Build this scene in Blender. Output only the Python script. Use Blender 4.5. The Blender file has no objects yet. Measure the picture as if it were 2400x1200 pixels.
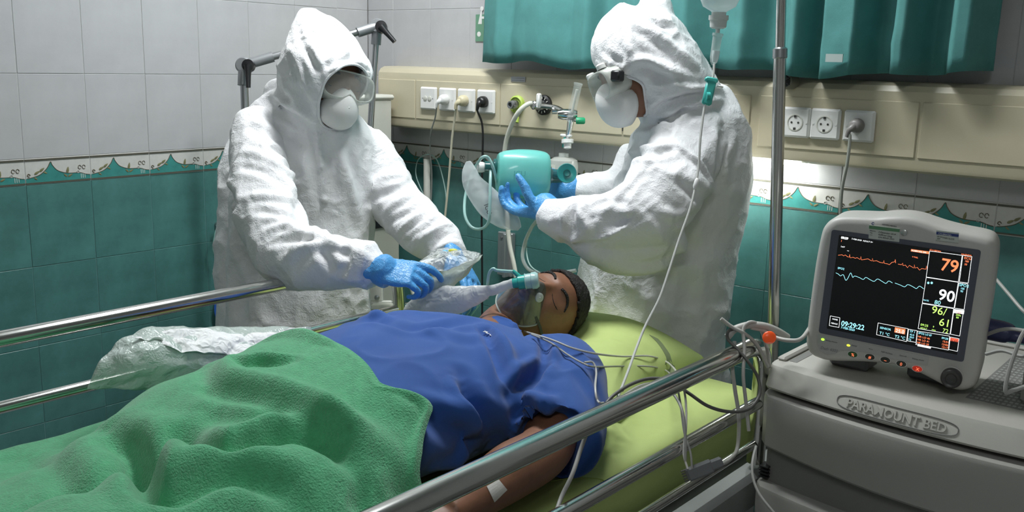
import bpy, math, random
import numpy as np
from mathutils import Matrix, Vector
from mathutils.bvhtree import BVHTree
random.seed(4); np.random.seed(4)
sc = bpy.context.scene
C = sc.collection
# ------------------------------------------------------------------ camera
FPX, YAW, PITCH, ROLL = 2237.0, 0.694, 0.2016, 0.0239
CAM = np.array([2.932, -2.600, 1.545])
fw = np.array([-math.sin(YAW)*math.cos(PITCH), math.cos(YAW)*math.cos(PITCH), -math.sin(PITCH)])
_r = np.array([math.cos(YAW), math.sin(YAW), 0.0]); _u = np.cross(_r, fw)
rt = math.cos(ROLL)*_r + math.sin(ROLL)*_u
up = -math.sin(ROLL)*_r + math.cos(ROLL)*_u
cam_data = bpy.data.cameras.new('camera'); cam = bpy.data.objects.new('camera', cam_data); C.objects.link(cam)
cam_data.sensor_width = 36.0; cam_data.lens = FPX/2400*36.0; cam_data.clip_start = 0.05
m = Matrix.Identity(4)
for i in range(3):
    m[i][0], m[i][1], m[i][2], m[i][3] = rt[i], up[i], -fw[i], CAM[i]
cam.matrix_world = m; sc.camera = cam
# ------------------------------------------------------------------ world, lights, exposure
w = bpy.data.worlds.new('world'); sc.world = w; w.use_nodes = True
w.node_tree.nodes['Background'].inputs[0].default_value = (0.8, 0.85, 0.9, 1); w.node_tree.nodes['Background'].inputs[1].default_value = 0.3
def area(name, loc, rot, sx, sy, power, col=(1, 1, 1)):
    l = bpy.data.lights.new(name, 'AREA'); l.shape = 'RECTANGLE'; l.size = sx; l.size_y = sy; l.energy = power; l.color = col
    o = bpy.data.objects.new(name, l); o.location = loc; o.rotation_euler = rot; C.objects.link(o); return o
area('ceiling_lamp_main', (1.20, -.78, 2.80), (0, 0, 0), 1.2, 0.16, 31, (0.95, 0.98, 1.0))
area('ceiling_lamp_room', (3.3, -3.4, 2.80), (0, 0, 0), 0.35, 1.2, 13, (0.95, 0.98, 1.0))
area('bedhead_lamp', (1.60, -0.055, 1.284), (math.radians(12), 0, 0), 0.50, 0.05, 3.4, (0.97, 1.0, 0.97))
sc.cycles.max_bounces = 8; sc.cycles.diffuse_bounces = 4; sc.cycles.glossy_bounces = 4; sc.cycles.caustics_reflective = False; sc.cycles.caustics_refractive = False
sc.view_settings.view_transform = 'Standard'; sc.view_settings.look = 'None'
sc.view_settings.exposure = 0.45; sc.view_settings.gamma = 1.0; sc.view_settings.use_curve_mapping = False

# ------------------------------------------------------------------ helpers: picture -> place
def ray(px, py): return fw + (px-1200)/FPX*rt - (py-600)/FPX*up
def at(px, py, d): return CAM + ray(px, py)*d
def atx(px, py, v): d = ray(px, py); return CAM + d*(v-CAM[0])/d[0]
def aty(px, py, v): d = ray(px, py); return CAM + d*(v-CAM[1])/d[1]
def atz(px, py, v): d = ray(px, py); return CAM + d*(v-CAM[2])/d[2]
def nz(v): v = np.asarray(v, float); return v/np.linalg.norm(v)
fh = nz([fw[0], fw[1], 0]); rh = nz([rt[0], rt[1], 0]); UP = np.array([0, 0, 1.0])

# ------------------------------------------------------------------ materials
MATS = {}
def lin(c): return tuple(((x/255)/12.92 if x/255 <= .04045 else ((x/255+.055)/1.055)**2.4) for x in c)
def mat(name, col, rough=.5, metal=0., bump=None, vary=None, alpha=1., trans=0., emit=None, coat=0., sheen=0., spec=None, ior=None, crumple=None, transl=0., weave=None):
    if name in MATS: return MATS[name]
    m = bpy.data.materials.new(name); m.use_nodes = True; nt = m.node_tree; b = nt.nodes['Principled BSDF']
    b.inputs['Base Color'].default_value = (*col, 1); b.inputs['Roughness'].default_value = rough; b.inputs['Metallic'].default_value = metal
    b.inputs['Alpha'].default_value = alpha; b.inputs['Transmission Weight'].default_value = trans; b.inputs['Coat Weight'].default_value = coat
    if sheen: b.inputs['Sheen Weight'].default_value = sheen; b.inputs['Sheen Roughness'].default_value = .6
    if spec is not None: b.inputs['Specular IOR Level'].default_value = spec
    if ior: b.inputs['IOR'].default_value = ior
    if emit: b.inputs['Emission Color'].default_value = (*emit[0], 1); b.inputs['Emission Strength'].default_value = emit[1]
    N, L = nt.nodes.new, nt.links.new
    co = N('ShaderNodeTexCoord')
    if vary:
        sc_, amt = vary[:2]
        n = N('ShaderNodeTexNoise'); n.inputs['Scale'].default_value = sc_; n.inputs['Detail'].default_value = 6; n.inputs['Roughness'].default_value = .65
        L(co.outputs['Object'], n.inputs['Vector'])
        r = N('ShaderNodeMapRange'); r.inputs[1].default_value = .3; r.inputs[2].default_value = .7; r.inputs[3].default_value = 1-amt; r.inputs[4].default_value = 1+amt
        L(n.outputs['Fac'], r.inputs[0])
        mx = N('ShaderNodeVectorMath'); mx.operation = 'SCALE'; mx.inputs[0].default_value = col; L(r.outputs[0], mx.inputs['Scale']); L(mx.outputs[0], b.inputs['Base Color'])
    last = None
    def addbump(h, strength, dist):
        nonlocal last
        bp = N('ShaderNodeBump'); bp.inputs['Strength'].default_value = strength; bp.inputs['Distance'].default_value = dist
        L(h, bp.inputs['Height'])
        if last: L(last, bp.inputs['Normal'])
        last = bp.outputs[0]; L(last, b.inputs['Normal'])
    if bump:
        n = N('ShaderNodeTexNoise'); n.inputs['Scale'].default_value = bump[0]; n.inputs['Detail'].default_value = 4
        L(co.outputs['Object'], n.inputs['Vector']); addbump(n.outputs['Fac'], bump[1], bump[2] if len(bump) > 2 else .002)
    if crumple:
        for s, st, ds in crumple:
            wn = N('ShaderNodeTexNoise'); wn.inputs['Scale'].default_value = s*.6; wn.inputs['Detail'].default_value = 2; L(co.outputs['Object'], wn.inputs['Vector'])
            vm = N('ShaderNodeVectorMath'); vm.operation = 'MULTIPLY_ADD'; vm.inputs[1].default_value = (.25, .25, .25)
            L(wn.outputs['Color'], vm.inputs[0]); L(co.outputs['Object'], vm.inputs[2])
            v = N('ShaderNodeTexVoronoi'); v.feature = 'SMOOTH_F1'; v.inputs['Scale'].default_value = s; v.inputs['Smoothness'].default_value = .25
            L(vm.outputs[0], v.inputs['Vector']); addbump(v.outputs['Distance'], st, ds)
    if weave:
        wv = N('ShaderNodeTexVoronoi'); wv.inputs['Scale'].default_value = weave[0]; L(co.outputs['Object'], wv.inputs['Vector']); addbump(wv.outputs['Distance'], weave[1], .002)
    if transl:
        t = N('ShaderNodeBsdfTranslucent'); t.inputs[0].default_value = (*col, 1)
        mxs = N('ShaderNodeMixShader'); mxs.inputs[0].default_value = transl
        out = nt.nodes['Material Output']; L(b.outputs[0], mxs.inputs[1]); L(t.outputs[0], mxs.inputs[2]); L(mxs.outputs[0], out.inputs[0])
    MATS[name] = m; return m

# ------------------------------------------------------------------ mesh helpers
class MB:
    def __init__(s): s.V = []; s.F = []; s.M = []
    def add(s, V, F, mi=0):
        k = len(s.V); s.V.extend([tuple(map(float, v)) for v in V]); s.F.extend([tuple(int(i)+k for i in f) for f in F]); s.M.extend([mi]*len(F)); return s
    def box(s, lo, hi, mi=0, bev=0, M=None):
        lo, hi = np.array(lo, float), np.array(hi, float)
        if bev <= 0:
            V = [(x, y, z) for x in (lo[0], hi[0]) for y in (lo[1], hi[1]) for z in (lo[2], hi[2])]
            F = [(0, 1, 3, 2), (4, 6, 7, 5), (0, 4, 5, 1), (2, 3, 7, 6), (0, 2, 6, 4), (1, 5, 7, 3)]
        else:
            V, F = rbox(lo, hi, bev)
        V = np.array(V)
        if M is not None: V = V @ np.array(M)[:3, :3].T + np.array(M)[:3, 3]
        return s.add(V, F, mi)
    def tube(s, pts, r, n=10, mi=0, smooth=True, sub=6, cap=True):
        V, F = tube(pts, r, n, sub if smooth else 0, cap); return s.add(V, F, mi)
    def lathe(s, p, ax, prof, n=24, mi=0):
        V, F = lathe(p, ax, prof, n); return s.add(V, F, mi)
    def build(s, name, mats, parent=None, smooth=True, auto=40):
        return newobj(name, s.V, s.F, mats, parent, smooth, s.M, auto)
def rbox(lo, hi, r):
    c = (lo+hi)/2; h = (hi-lo)/2; r = min(r, *(h*.999)); V = []; F = []; idx = {}
    S = [(1, 0, 0), (0, 1, 0), (0, 0, 1)]
    for sx in (-1, 1):
        for sy in (-1, 1):
            for sz in (-1, 1):
                q = c+h*(sx, sy, sz)
                for a in range(3):
                    d = np.array([-sx, -sy, -sz], float)*r; d[a] = 0
                    idx[(sx, sy, sz, a)] = len(V); V.append(q+d)
    for a in range(3):
        b, e = (a+1) % 3, (a+2) % 3
        for s_ in (-1, 1):
            q = []
            for sb, se in ((-1, -1), (1, -1), (1, 1), (-1, 1)):
                k = [0, 0, 0]; k[a] = s_; k[b] = sb; k[e] = se; q.append(idx[(*k, a)])
            F.append(q if s_ > 0 else q[::-1])
            # edge along axis a
        for sb in (-1, 1):
            for se in (-1, 1):
                q = []
                for s_, ax in ((-1, b), (1, b), (1, e), (-1, e)):
                    k = [0, 0, 0]; k[a] = s_; k[b] = sb; k[e] = se; q.append(idx[(*k, ax)])
                F.append(q if sb*se < 0 else q[::-1])
    for sx in (-1, 1):
        for sy in (-1, 1):
            for sz in (-1, 1):
                q = [idx[(sx, sy, sz, a)] for a in range(3)]; F.append(q if sx*sy*sz > 0 else q[::-1])
    return V, F
def cat(P, sub):
    P = np.array(P, float)
    if sub <= 1 or len(P) < 3: return P
    Q = np.vstack([2*P[0]-P[1], P, 2*P[-1]-P[-2]]); out = []
    for i in range(1, len(Q)-2):
        for k in range(sub):
            t = k/sub; a, b, c_, d = Q[i-1:i+3]
            out.append(.5*((2*b)+(-a+c_)*t+(2*a-5*b+4*c_-d)*t*t+(-a+3*b-3*c_+d)*t**3))
    out.append(P[-1]); return np.array(out)
def tube(pts, r, n=10, sub=6, cap=True):
    P = np.array(pts, float); R = np.array(r if hasattr(r, '__len__') else [r]*len(P), float)
    Q = cat(np.column_stack([P, R]), sub); P, R = Q[:, :3], np.maximum(Q[:, 3], 1e-4)
    T = np.gradient(P, axis=0); T /= np.linalg.norm(T, axis=1)[:, None]+1e-12
    nrm = np.cross(T[0], [0.31, .2, .9]); nrm /= np.linalg.norm(nrm); V = []; F = []
    for i in range(len(P)):
        nrm = nrm-T[i]*(nrm@T[i]); nrm /= np.linalg.norm(nrm); b = np.cross(T[i], nrm)
        for k in range(n):
            a = 2*math.pi*k/n; V.append(P[i]+R[i]*(math.cos(a)*nrm+math.sin(a)*b))
    for i in range(len(P)-1):
        for k in range(n): F.append((i*n+k, i*n+(k+1) % n, (i+1)*n+(k+1) % n, (i+1)*n+k))
    if cap: F.append(tuple(range(n))[::-1]); F.append(tuple((len(P)-1)*n+k for k in range(n)))
    return V, F
def lathe(p, ax, prof, n=24):
    p = np.array(p, float); ax = nz(ax); a = nz(np.cross(ax, [.13, .37, .9] if abs(ax[2]) < .9 else [1, 0, 0])); b = np.cross(ax, a); V = []; F = []
    for r, h in prof:
        for k in range(n):
            t = 2*math.pi*k/n; V.append(p+ax*h+max(r, 1e-5)*(math.cos(t)*a+math.sin(t)*b))
    for i in range(len(prof)-1):
        for k in range(n): F.append((i*n+k, i*n+(k+1) % n, (i+1)*n+(k+1) % n, (i+1)*n+k))
    if prof[0][0] > 1e-4: F.append(tuple(range(n))[::-1])
    if prof[-1][0] > 1e-4: F.append(tuple((len(prof)-1)*n+k for k in range(n)))
    return V, F
def newobj(name, V, F, mats, parent=None, smooth=True, MI=None, auto=40):
    me = bpy.data.meshes.new(name); me.from_pydata([tuple(map(float, v)) for v in V], [], [tuple(map(int, f)) for f in F])
    for mm in (mats if isinstance(mats, (list, tuple)) else [mats]): me.materials.append(mm)
    if MI is not None and max(MI, default=0) > 0: me.polygons.foreach_set('material_index', MI)
    me.update()
    if smooth:
        me.polygons.foreach_set('use_smooth', [True]*len(me.polygons))
        if auto: me.set_sharp_from_angle(angle=math.radians(auto))
    return link(name, me, parent)
def link(name, me, parent=None):
    o = bpy.data.objects.new(name, me); C.objects.link(o)
    if parent is not None: adopt(o, parent)
    return o
def adopt(o, parent):
    o.parent = parent; top = parent; M = Matrix.Identity(4); chain = []
    while top is not None: chain.append(top); top = top.parent
    for q in reversed(chain): M = M @ (q.matrix_parent_inverse @ q.matrix_basis)
    o.matrix_parent_inverse = M.inverted()
def thing(name, label, cat_, loc, group=None, kind=None):
    o = bpy.data.objects.new(name, None); C.objects.link(o); o.location = tuple(map(float, loc)); o.empty_display_size = .05
    return tag(o, label, cat_, group)
def tag(o, label, cat_, group=None):
    o['label'] = label; o['category'] = cat_
    if group: o['group'] = group
    return o
def struct(o): o['kind'] = 'structure'; return o

def patch(G, su=6, sv=6):
    """spline surface through a grid (rows x cols) of 3D control points -> V (n,m,3)"""
    G = np.array(G, float); rows = np.array([cat(row, su) for row in G])
    return np.array([cat(rows[:, j], sv) for j in range(rows.shape[1])]).transpose(1, 0, 2)
def gridF(n, m, off=0): return [(off+i*m+j, off+i*m+j+1, off+(i+1)*m+j+1, off+(i+1)*m+j) for i in range(n-1) for j in range(m-1)]
def thickgrid(S, t):
    """closed solid from a surface grid, thickness t"""
    n, m = S.shape[:2]; du = np.gradient(S, axis=1); dv = np.gradient(S, axis=0); N = np.cross(du, dv); N /= np.linalg.norm(N, axis=2)[..., None]+1e-12
    V = np.vstack([S.reshape(-1, 3), (S-N*t).reshape(-1, 3)]); k = n*m; F = gridF(n, m); F += [tuple(i+k for i in f[::-1]) for f in gridF(n, m)]
    B = [(0, j) for j in range(m)]+[(i, m-1) for i in range(1, n)]+[(n-1, j) for j in range(m-2, -1, -1)]+[(i, 0) for i in range(n-2, 0, -1)]
    B = [i*m+j for i, j in B]
    for a, b in zip(B, B[1:]+B[:1]): F.append((a, a+k, b+k, b))
    return V, F
# --- numpy value noise
def _h(i, j, k, s):
    n = (i*374761393+j*668265263+k*2147483647+s*1274126177).astype(np.int64) & 0xffffffff
    n = ((n ^ (n >> 13))*1274126177) & 0xffffffff; n = n ^ (n >> 16); return (n & 0xffff)/65535.0
def vnoise(P, s=0):
    P = np.asarray(P, float); I = np.floor(P).astype(np.int64); f = P-I; f = f*f*(3-2*f); r = 0
    for a in (0, 1):
        for b in (0, 1):
            for c_ in (0, 1):
                wgt = (f[:, 0] if a else 1-f[:, 0])*(f[:, 1] if b else 1-f[:, 1])*(f[:, 2] if c_ else 1-f[:, 2])
                r = r+wgt*_h(I[:, 0]+a, I[:, 1]+b, I[:, 2]+c_, s)
    return r
def fbm(P, s=0, o=3): return sum(vnoise(P*2**k, s+k)/2**k for k in range(o))/sum(1/2**k for k in range(o))
def ridged(P, s=0, pw=2):
    W = P+.6*np.column_stack([vnoise(P*1.3, s+11), vnoise(P*1.3, s+12), vnoise(P*1.3, s+13)]); return (1-np.abs(2*vnoise(W, s)-1))**pw
def vnormals(V, F):
    T = []
    for f in F: 
        T.append((f[0], f[1], f[2]))
        if len(f) > 3: T.append((f[0], f[2], f[3]))
    T = np.array(T); n = np.cross(V[T[:, 1]]-V[T[:, 0]], V[T[:, 2]]-V[T[:, 0]]); N = np.zeros_like(V)
    for k in range(3): np.add.at(N, T[:, k], n)
    return N/(np.linalg.norm(N, axis=1)[:, None]+1e-12)
def smoothV(V, F, it, lam=.5, keep=None):
    E = set()
    for f in F:
        for a, b in zip(f, list(f[1:])+[f[0]]): E.add((min(a, b), max(a, b)))
    E = np.array(list(E)); deg = np.zeros(len(V)); np.add.at(deg, E[:, 0], 1); np.add.at(deg, E[:, 1], 1)
    for _ in range(it):
        S = np.zeros_like(V); np.add.at(S, E[:, 0], V[E[:, 1]]); np.add.at(S, E[:, 1], V[E[:, 0]])
        V = V+lam*(S/deg[:, None]-V)
    return V
def fuse(prims, voxel=.008, it=4):
    mb = MB()
    for V, F in prims: mb.add(V, F)
    me = bpy.data.meshes.new('tmp'); me.from_pydata(mb.V, [], mb.F); o = bpy.data.objects.new('tmp', me); C.objects.link(o)
    md = o.modifiers.new('r', 'REMESH'); md.mode = 'VOXEL'; md.voxel_size = voxel
    dg = bpy.context.evaluated_depsgraph_get(); ev = o.evaluated_get(dg); m2 = bpy.data.meshes.new_from_object(ev)
    V = np.zeros(len(m2.vertices)*3); m2.vertices.foreach_get('co', V); V = V.reshape(-1, 3); F = [tuple(p.vertices) for p in m2.polygons]
    bpy.data.objects.remove(o); bpy.data.meshes.remove(me); bpy.data.meshes.remove(m2)
    return smoothV(V, F, it), F
def ring(c, a, b, n=28, e=2.):
    out = []
    for k in range(n):
        t = 2*math.pi*k/n; ct, st = math.cos(t), math.sin(t)
        out.append(c+a*math.copysign(abs(ct)**(2/e), ct)+b*math.copysign(abs(st)**(2/e), st))
    return out
def loft(secs, n=28, e=2., sub=4):
    """secs: (centre, a, b) each 3-vectors; closed tube with end caps"""
    A = cat(np.array([np.concatenate([np.asarray(c), np.asarray(a), np.asarray(b)]) for c, a, b in secs]), sub); V = []; F = []
    for q in A: V += ring(q[:3], q[3:6], q[6:9], n, e)
    k = len(A)
    for i in range(k-1):
        for j in range(n): F.append((i*n+j, i*n+(j+1) % n, (i+1)*n+(j+1) % n, (i+1)*n+j))
    V.append(A[0][:3]); V.append(A[-1][:3])
    for j in range(n): F.append((k*n, (j+1) % n, j)); F.append((k*n+1, (k-1)*n+j, (k-1)*n+(j+1) % n))
    return V, F
def rows(R, n=36, e=2.3):
    """stacked horizontal sections: (py, xl, xr, depth, half thickness)"""
    return loft([(at((xl+xr)/2, py, d), rh*(xr-xl)/2*d/FPX, fh*t) for py, xl, xr, d, t in R], n, e)
def limb(nodes, n=20, e=2.0, cap=True):
    """(point, r in picture plane, r along view)"""
    P = np.array([q[0] for q in nodes], float); T = np.gradient(P, axis=0); secs = []
    if cap:
        a = P[0]-nz(T[0])*nodes[0][1]*.5; b = P[-1]+nz(T[-1])*nodes[-1][1]*.5
    for p, t, q in zip(P, T, nodes):
        t = nz(t); s = nz(np.cross(t, fw)); d = np.cross(s, t); secs.append((p, s*q[1], d*q[2]))
    if cap:
        secs = [(a, secs[0][1]*.6, secs[0][2]*.6)]+secs+[(b, secs[-1][1]*.6, secs[-1][2]*.6)]
    return loft(secs, n, e)
def ball(c, ax, n=24, m=14):
    """ellipsoid with 3 semi-axis vectors"""
    c = np.asarray(c, float); a, b, d = [np.asarray(x, float) for x in ax]; V = []; F = []
    for i in range(m+1):
        t = math.pi*i/m
        for k in range(n):
            p = 2*math.pi*k/n; V.append(c+d*math.cos(t)+math.sin(t)*(a*math.cos(p)+b*math.sin(p)))
    for i in range(m):
        for k in range(n): F.append((i*n+k, (i+1)*n+k, (i+1)*n+(k+1) % n, i*n+(k+1) % n))
    return V, F
def samples(pts_px, bvh, n=28):
    H = []
    for q in pts_px:
        if len(q) == 3 and not isinstance(q, tuple): H.append(np.array(q)); continue
        d = ray(q[0], q[1]); h = bvh.ray_cast(Vector(CAM), Vector(d))
        if h[0] is not None: H.append(np.array(h[0]))
        elif H or True:
            # miss: nearest point to the ray at the last depth
            dep = ((H[-1]-CAM)@fw) if H else None
            if dep: H.append(CAM+d*dep)
    if len(H) < 2: return None
    P = cat(H, 8); L = np.concatenate([[0], np.cumsum(np.linalg.norm(np.diff(P, axis=0), axis=1))]); t = np.linspace(0, L[-1], n)
    return np.column_stack([np.interp(t, L, P[:, k]) for k in range(3)])
def folds(V, F, lst, taper=.5):
    """lst: (polyline in picture px found on the surface, width m, height m)"""
    V = np.array(V); N = vnormals(V, F); bvh = BVHTree.FromPolygons([Vector(v) for v in V], F); D = np.zeros(len(V))
    for pts, wd, amp in lst:
        S = samples(pts, bvh)
        if S is None: continue
        d2 = np.full(len(V), 1e9); ix = np.zeros(len(V), int)
        for k, s in enumerate(S):
            q = ((V-s)**2).sum(1); mk = q < d2; d2[mk] = q[mk]; ix[mk] = k
        t = ix/(len(S)-1); tp = np.clip(np.sin(np.pi*np.clip(t, .04, .96)), 0, 1)**taper
        x = np.sqrt(d2)/wd; D += amp*tp*(np.exp(-x**2)-.35*np.exp(-((x-1.7)/.8)**2))
    return V+N*D[:, None]
def text(body, size, M, mt, name='lettering', parent=None, align='LEFT', ext=.0002, sx=1., bold=0., shear=0.):
    """lettering mesh in the plane of M (x right, y up, z towards the reader)"""
    cu = bpy.data.curves.new('t', 'FONT'); cu.body = body; cu.size = size; cu.extrude = ext; cu.align_x = align; cu.offset = bold; cu.shear = shear; cu.resolution_u = 3
    o = bpy.data.objects.new('t', cu); C.objects.link(o); dg = bpy.context.evaluated_depsgraph_get(); me = bpy.data.meshes.new_from_object(o.evaluated_get(dg))
    bpy.data.objects.remove(o); V = np.array([v.co[:] for v in me.vertices]).reshape(-1, 3)*[sx, 1, 1]; F = [tuple(p.vertices) for p in me.polygons]; bpy.data.meshes.remove(me)
    M = np.array(M); V = V@M[:3, :3].T+M[:3, 3]
    if mt is None: return V, F
    return newobj(name, V, F, mt, parent, False)
def frameM(o, x, y):
    x = nz(x); z = nz(np.cross(x, y)); y = np.cross(z, x); M = np.eye(4); M[:3, 0] = x; M[:3, 1] = y; M[:3, 2] = z; M[:3, 3] = o; return M

def folds_xy(V, F, lst):
    """cloth folds on a cover: a rounded ridge on the far side of each line and a narrow crease along it; (line, width, ridge, crease)"""
    V = np.array(V); bvh = BVHTree.FromPolygons([Vector(v) for v in V], F); D = np.zeros(len(V))
    for pts, wd, ar, av in lst:
        S = samples(pts, bvh, 60)
        if S is None: continue
        T = np.gradient(S[:, :2], axis=0); T /= np.linalg.norm(T, axis=1)[:, None]+1e-9
        df = V[:, None, :2]-S[None, :, :2]; d2 = (df**2).sum(2); ix = d2.argmin(1); dd = df[np.arange(len(V)), ix]; d = np.sqrt(d2.min(1))
        sg = T[ix, 0]*dd[:, 1]-T[ix, 1]*dd[:, 0]; x = d*np.sign(sg)/wd; t = ix/(len(S)-1)
        tp = np.clip(np.sin(np.pi*np.clip(t, .02, .98)), 0, 1)**.55
        D += tp*(1.35*ar*np.exp(-((x-1.25)/.95)**2)-1.6*av*np.exp(-(x/.65)**2)*(1+.25*np.clip(-x, 0, 1)))
    V[:, 2] += D; return V
# ------------------------------------------------------------------ material library
tyvek = mat('white_coverall_fabric', (.86, .86, .87), .62, bump=(420, .12, .001), crumple=[(22, .22, .010), (55, .22, .004)], transl=.08)
teal_tile = mat('teal_tile_glaze', (.075, .210, .196), .30, vary=(9, .22), bump=(30, .10, .002))
white_tile = mat('grey_white_tile_glaze', (.475, .475, .485), .42, vary=(7, .07), bump=(26, .10, .002))
frieze_white = mat('frieze_white_glaze', (.62, .61, .58), .3, vary=(25, .08))
frieze_teal = mat('frieze_teal_glaze', (.05, .26, .24), .3, vary=(25, .15))
bead_dark = mat('frieze_dark_bead', (.10, .095, .07), .4)
branch_m = mat('frieze_branch', (.12, .10, .06), .45); leaf_m = mat('frieze_leaf', (.22, .21, .10), .45, vary=(60, .3))
grout = mat('tile_grout', (.15, .31, .30), .8, vary=(20, .15))
cream = mat('cream_enamel_panel', (.56, .51, .37), .32, vary=(4, .03), bump=(500, .05, .0005))
dark_gap = mat('dark_gap', (.03, .03, .025), .7)
white_pl = mat('white_plastic', (.78, .78, .76), .35)
offwhite_pl = mat('aged_white_plastic', (.62, .62, .56), .45, vary=(8, .05))
cream_pl = mat('cream_plastic', (.62, .56, .38), .4)
black_pl = mat('black_plastic', (.012, .012, .013), .35)
grey_pl = mat('grey_plastic', (.16, .165, .17), .45)
chrome = mat('polished_steel', (.60, .60, .58), .16, 1., bump=(60, .05, .001))
steel = mat('brushed_steel', (.42, .43, .44), .34, 1.)
curtain_m = mat('teal_curtain_cloth', (.085, .28, .268), .85, vary=(14, .10), bump=(300, .25, .001), transl=.12)
lime = mat('lime_sheet_cloth', (.47, .57, .195), .8, vary=(6, .06), bump=(700, .2, .0008), crumple=[(9, .15, .008)])
blanket_m = mat('green_fleece', (.066, .36, .165), .95, vary=(60, .16), bump=(260, .8, .004), sheen=.3, weave=(420, .35))
blue_m = mat('blue_scrub_cloth', (.012, .072, .30), .9, vary=(5, .10), bump=(900, .25, .0008), sheen=.15)
skin = mat('brown_skin', (.23, .105, .060), .48, vary=(24, .14), bump=(180, .15, .001))
skin_dark = mat('lip_skin', (.16, .055, .045), .45)
hair_m = mat('black_hair', (.012, .010, .009), .65, bump=(300, 1., .006))
glove_m = mat('blue_nitrile', (.085, .33, .68), .38, vary=(20, .08), crumple=[(60, .35, .003)])
clear_pl = mat('clear_vinyl', (.86, .92, .90), .08, trans=.0, alpha=.20, spec=.9)
goggle_m = mat('clear_goggle_lens', (.80, .84, .80), .08, alpha=.24, spec=.9)
goggle_rim = mat('clear_goggle_frame', (.66, .69, .64), .22, alpha=.55, spec=.8)
film = mat('clear_film', (.85, .88, .86), .18, alpha=.30, spec=.9, crumple=[(25, .6, .02)])
paperfilm = mat('translucent_paper_film', (.66, .72, .66), .45, alpha=.82, transl=.25, crumple=[(14, .35, .02), (40, .25, .008)])
mask_smoke = mat('fogged_mask_vinyl', (.15, .165, .16), .12, alpha=.68, spec=1.0, vary=(30, .5))
teal_pl = mat('teal_silicone', (.20, .66, .60), .32, transl=.25, coat=.3)
tealc = mat('teal_connector_plastic', (.04, .42, .36), .25, alpha=.9)
tealsmoke = mat('dark_teal_clear_plastic', (.03, .13, .13), .1, alpha=.75, spec=.8)
lamp_m = mat('lamp_diffuser', (.9, .9, .9), .5, emit=((.95, 1, .96), 9))

# ================================================================== SETTING
Z0 = 1.22; CE = 2.9; RX, RY = 5.4, -5.4
wall_m = mat('painted_plaster', (.58, .58, .57), .7, vary=(3, .05), bump=(40, .1, .002))
def slab(name, lo, hi, mt):
    return struct(MB().box(lo, hi).build(name, mt, None, False))
slab('floor', (-.1, RY-.1, -.1), (RX+.1, .1, 0), mat('speckled_grey_floor_tile', (.34, .35, .34), .35, vary=(60, .18)))
slab('ceiling', (-.1, RY-.1, CE), (RX+.1, .1, CE+.1), mat('white_ceiling_paint', (.62, .62, .61), .8, vary=(3, .04)))
grout_w = mat('pale_grout', (.50, .50, .49), .8)
wl = slab('wall_left', (-.1, RY, 0), (-.009, .0, CE), grout_w)
wb = slab('wall_back', (-.1, .009, 0), (RX, .1, CE), grout_w)
slab('wall_right', (RX, RY, 0), (RX+.1, .1, CE), wall_m)
slab('wall_front', (-.1, RY-.1, 0), (RX, RY, CE), wall_m)
def tile_mesh(wd, ht, mt, nm):
    b = MB().box((.0007, 0, .0007), (wd-.0007, .009, ht-.0007), bev=.0009); o = b.build(nm, mt, None, False); me = o.data; bpy.data.objects.remove(o); return me
T_teal = tile_mesh(.2, .25, teal_tile, 'teal_tile'); T_white = tile_mesh(.2, .25, white_tile, 'white_tile')
def frieze_mesh():
    b = MB(); b.box((.001, 0, -.0745), (.199, .009, .005), 0, bev=.0012)
    top = cat([(0, -.055), (.02, -.052), (.045, -.044), (.066, -.026), (.077, -.008), (.082, -.018), (.095, -.034), (.115, -.043), (.135, -.046), (.165, -.047), (.185, -.053), (.2, -.055)], 4)
    V = []; n = len(top)
    for x, z in top:
        x = min(max(x, .0015), .1985); V += [(x, -.0008, z), (x, -.0008, -.0675), (x, .004, z), (x, .004, -.0675)]
    F = []
    for i in range(n-1): F += [(4*i, 4*i+1, 4*i+5, 4*i+4), (4*i, 4*i+4, 4*i+6, 4*i+2)]
    b.add(V, F, 1)
    for z0, z1 in ((-.0022, .0030), (-.0715, -.0675)): b.box((.0015, -.0022, z0), (.1985, .004, z1), 2)
    b.tube([(x, -.0008, z) for x, z in top[1:-1]], .0011, 5, 3, False)
    b.tube([(.012, -.0008, -.050), (.006, -.0008, -.046), (.010, -.0008, -.041), (.015, -.0008, -.045)], .0013, 5, 3)
    def leaf(x, z, a, L):
        V = []
        for k in range(10):
            t = 2*math.pi*k/10; u, v = L*math.cos(t), L*.38*math.sin(t)*(1-.35*math.cos(t)); V.append((x+u*math.cos(a)-v*math.sin(a), -.0016, z+u*math.sin(a)+v*math.cos(a)))
        V.append((x, -.0028, z)); b.add(V, [(k, (k+1) % 10, 10) for k in range(10)], 4)
    for x, z, a, L in ((.035, -.038, .5, .009), (.050, -.030, .6, .009), (.060, -.040, -.5, .006), (.030, -.056, -.6, .006), (.128, -.036, 1.4, .010), (.135, -.053, .5, .008), (.120, -.052, 2.4, .007)): leaf(x, z, a, L)
    for x in (.168, .174, .180): b.box((x, -.0014, -.064), (x+.0018, .002, -.050), 0)
    for x in (.166, .179): b.tube([(x+.005*math.cos(t), -.001, -.030+.006*math.sin(t)) for t in np.linspace(0, 5.5, 8)], .0009, 4, 3, False)
    b.tube([(.160+.004*math.cos(t), -.001, -.044+.004*math.sin(t)) for t in np.linspace(0, 5.8, 7)], .0011, 4, 0, False)
    o = b.build('frieze_tile', [frieze_white, frieze_teal, bead_dark, branch_m, leaf_m], None, True, auto=30); me = o.data; bpy.data.objects.remove(o); return me
T_fr = frieze_mesh()
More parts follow.
